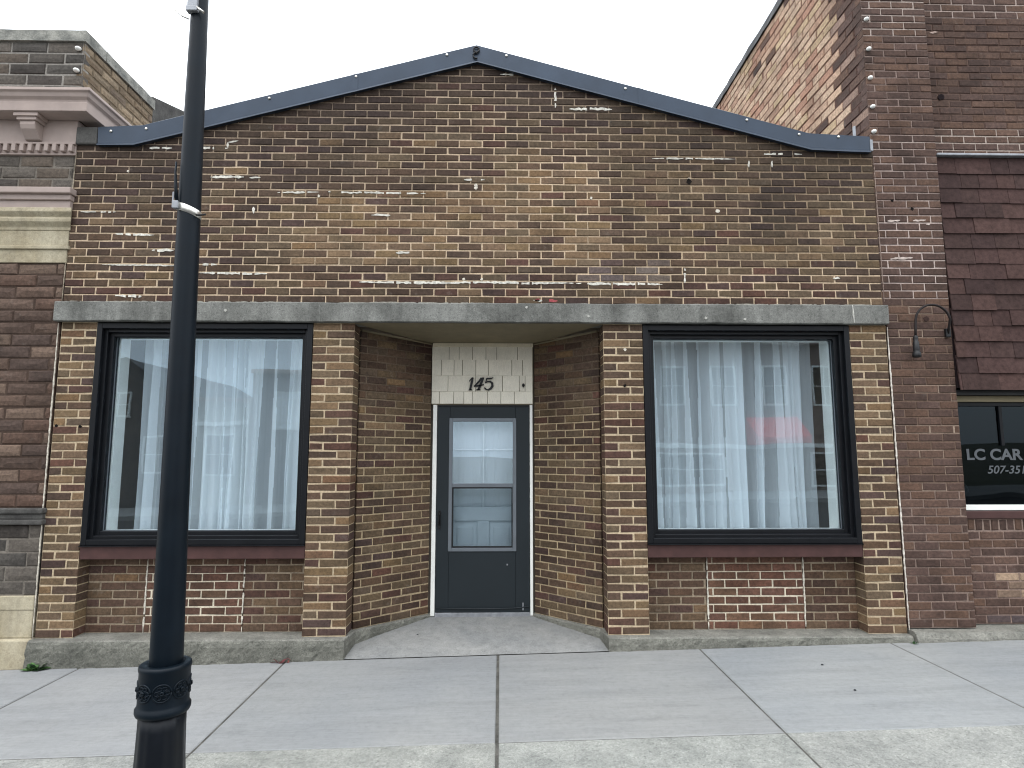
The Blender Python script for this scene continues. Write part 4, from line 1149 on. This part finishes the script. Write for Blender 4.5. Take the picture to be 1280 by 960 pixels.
# ------------------------------------------------------------------ sky, light, camera
world = bpy.data.worlds.new('World'); scene.world = world; world.use_nodes = True
nt = world.node_tree; nt.nodes.clear()
out = nt.nodes.new('ShaderNodeOutputWorld'); bg = nt.nodes.new('ShaderNodeBackground')
sky = nt.nodes.new('ShaderNodeTexSky'); sky.sky_type = 'NISHITA'; sky.sun_disc = False
SE, SA = R(66), R(205)
sky.sun_elevation = SE; sky.sun_rotation = SA
tc = nt.nodes.new('ShaderNodeTexCoord'); ns = nt.nodes.new('ShaderNodeTexNoise'); ns.inputs['Scale'].default_value = 2.2; ns.inputs['Detail'].default_value = 5
mp = nt.nodes.new('ShaderNodeMapping'); mp.inputs['Scale'].default_value = (1, 1, 2.5)
nt.links.new(tc.outputs['Generated'], mp.inputs[0]); nt.links.new(mp.outputs[0], ns.inputs['Vector'])
cr = nt.nodes.new('ShaderNodeValToRGB'); cr.color_ramp.elements[0].position = .3; cr.color_ramp.elements[0].color = (.80, .88, .97, 1)
cr.color_ramp.elements[1].position = .7; cr.color_ramp.elements[1].color = (1.0, 1.0, 1.0, 1)
nt.links.new(ns.outputs['Fac'], cr.inputs[0])
sc_ = nt.nodes.new('ShaderNodeVectorMath'); sc_.operation = 'SCALE'; sc_.inputs['Scale'].default_value = 1.0
nt.links.new(cr.outputs[0], sc_.inputs[0])
sx_ = nt.nodes.new('ShaderNodeSeparateXYZ'); nt.links.new(tc.outputs['Generated'], sx_.inputs[0])
cl = nt.nodes.new('ShaderNodeClamp'); nt.links.new(sx_.outputs['Z'], cl.inputs['Value'])
ma = nt.nodes.new('ShaderNodeMath'); ma.operation = 'MULTIPLY_ADD'; ma.inputs[1].default_value = 15.5; ma.inputs[2].default_value = 8.5
nt.links.new(cl.outputs[0], ma.inputs[0]); nt.links.new(ma.outputs[0], sc_.inputs['Scale'])
mx = nt.nodes.new('ShaderNodeMix'); mx.data_type = 'RGBA'; mx.inputs[0].default_value = .85
nt.links.new(sky.outputs[0], mx.inputs[6]); nt.links.new(sc_.outputs[0], mx.inputs[7])
nt.links.new(mx.outputs[2], bg.inputs[0]); bg.inputs[1].default_value = .138
nt.links.new(bg.outputs[0], out.inputs[0])
sun = bpy.data.lights.new('sun', 'SUN'); sun.energy = .8; sun.angle = R(35); sun.color = (1, .96, .9)
so = bpy.data.objects.new('sun', sun); COL.objects.link(so)
az = R(-115)   # from the street side, behind the camera and to the left
d = Vector((math.cos(az) * math.cos(SE), math.sin(az) * math.cos(SE), math.sin(SE)))
so.rotation_euler = d.to_track_quat('Z', 'Y').to_euler(); so.location = (0, -6, 12)

cam = bpy.data.cameras.new('camera'); co = bpy.data.objects.new('camera', cam); COL.objects.link(co)
cam.sensor_width = 36; cam.lens = 761.44 / 1280 * 36; cam.clip_end = 2000
co.location = (.1704, -5.35, 1.5197); co.rotation_euler = (R(90 + 6.603), 0, R(-1.085))
scene.camera = co
scene.view_settings.view_transform = 'Standard'; scene.view_settings.look = 'None'
scene.view_settings.exposure = .32; scene.view_settings.gamma = 1; scene.view_settings.use_curve_mapping = False
scene.cycles.use_denoising = True; scene.cycles.filter_width = 1.1
scene.cycles.max_bounces = 8; scene.cycles.transparent_max_bounces = 16
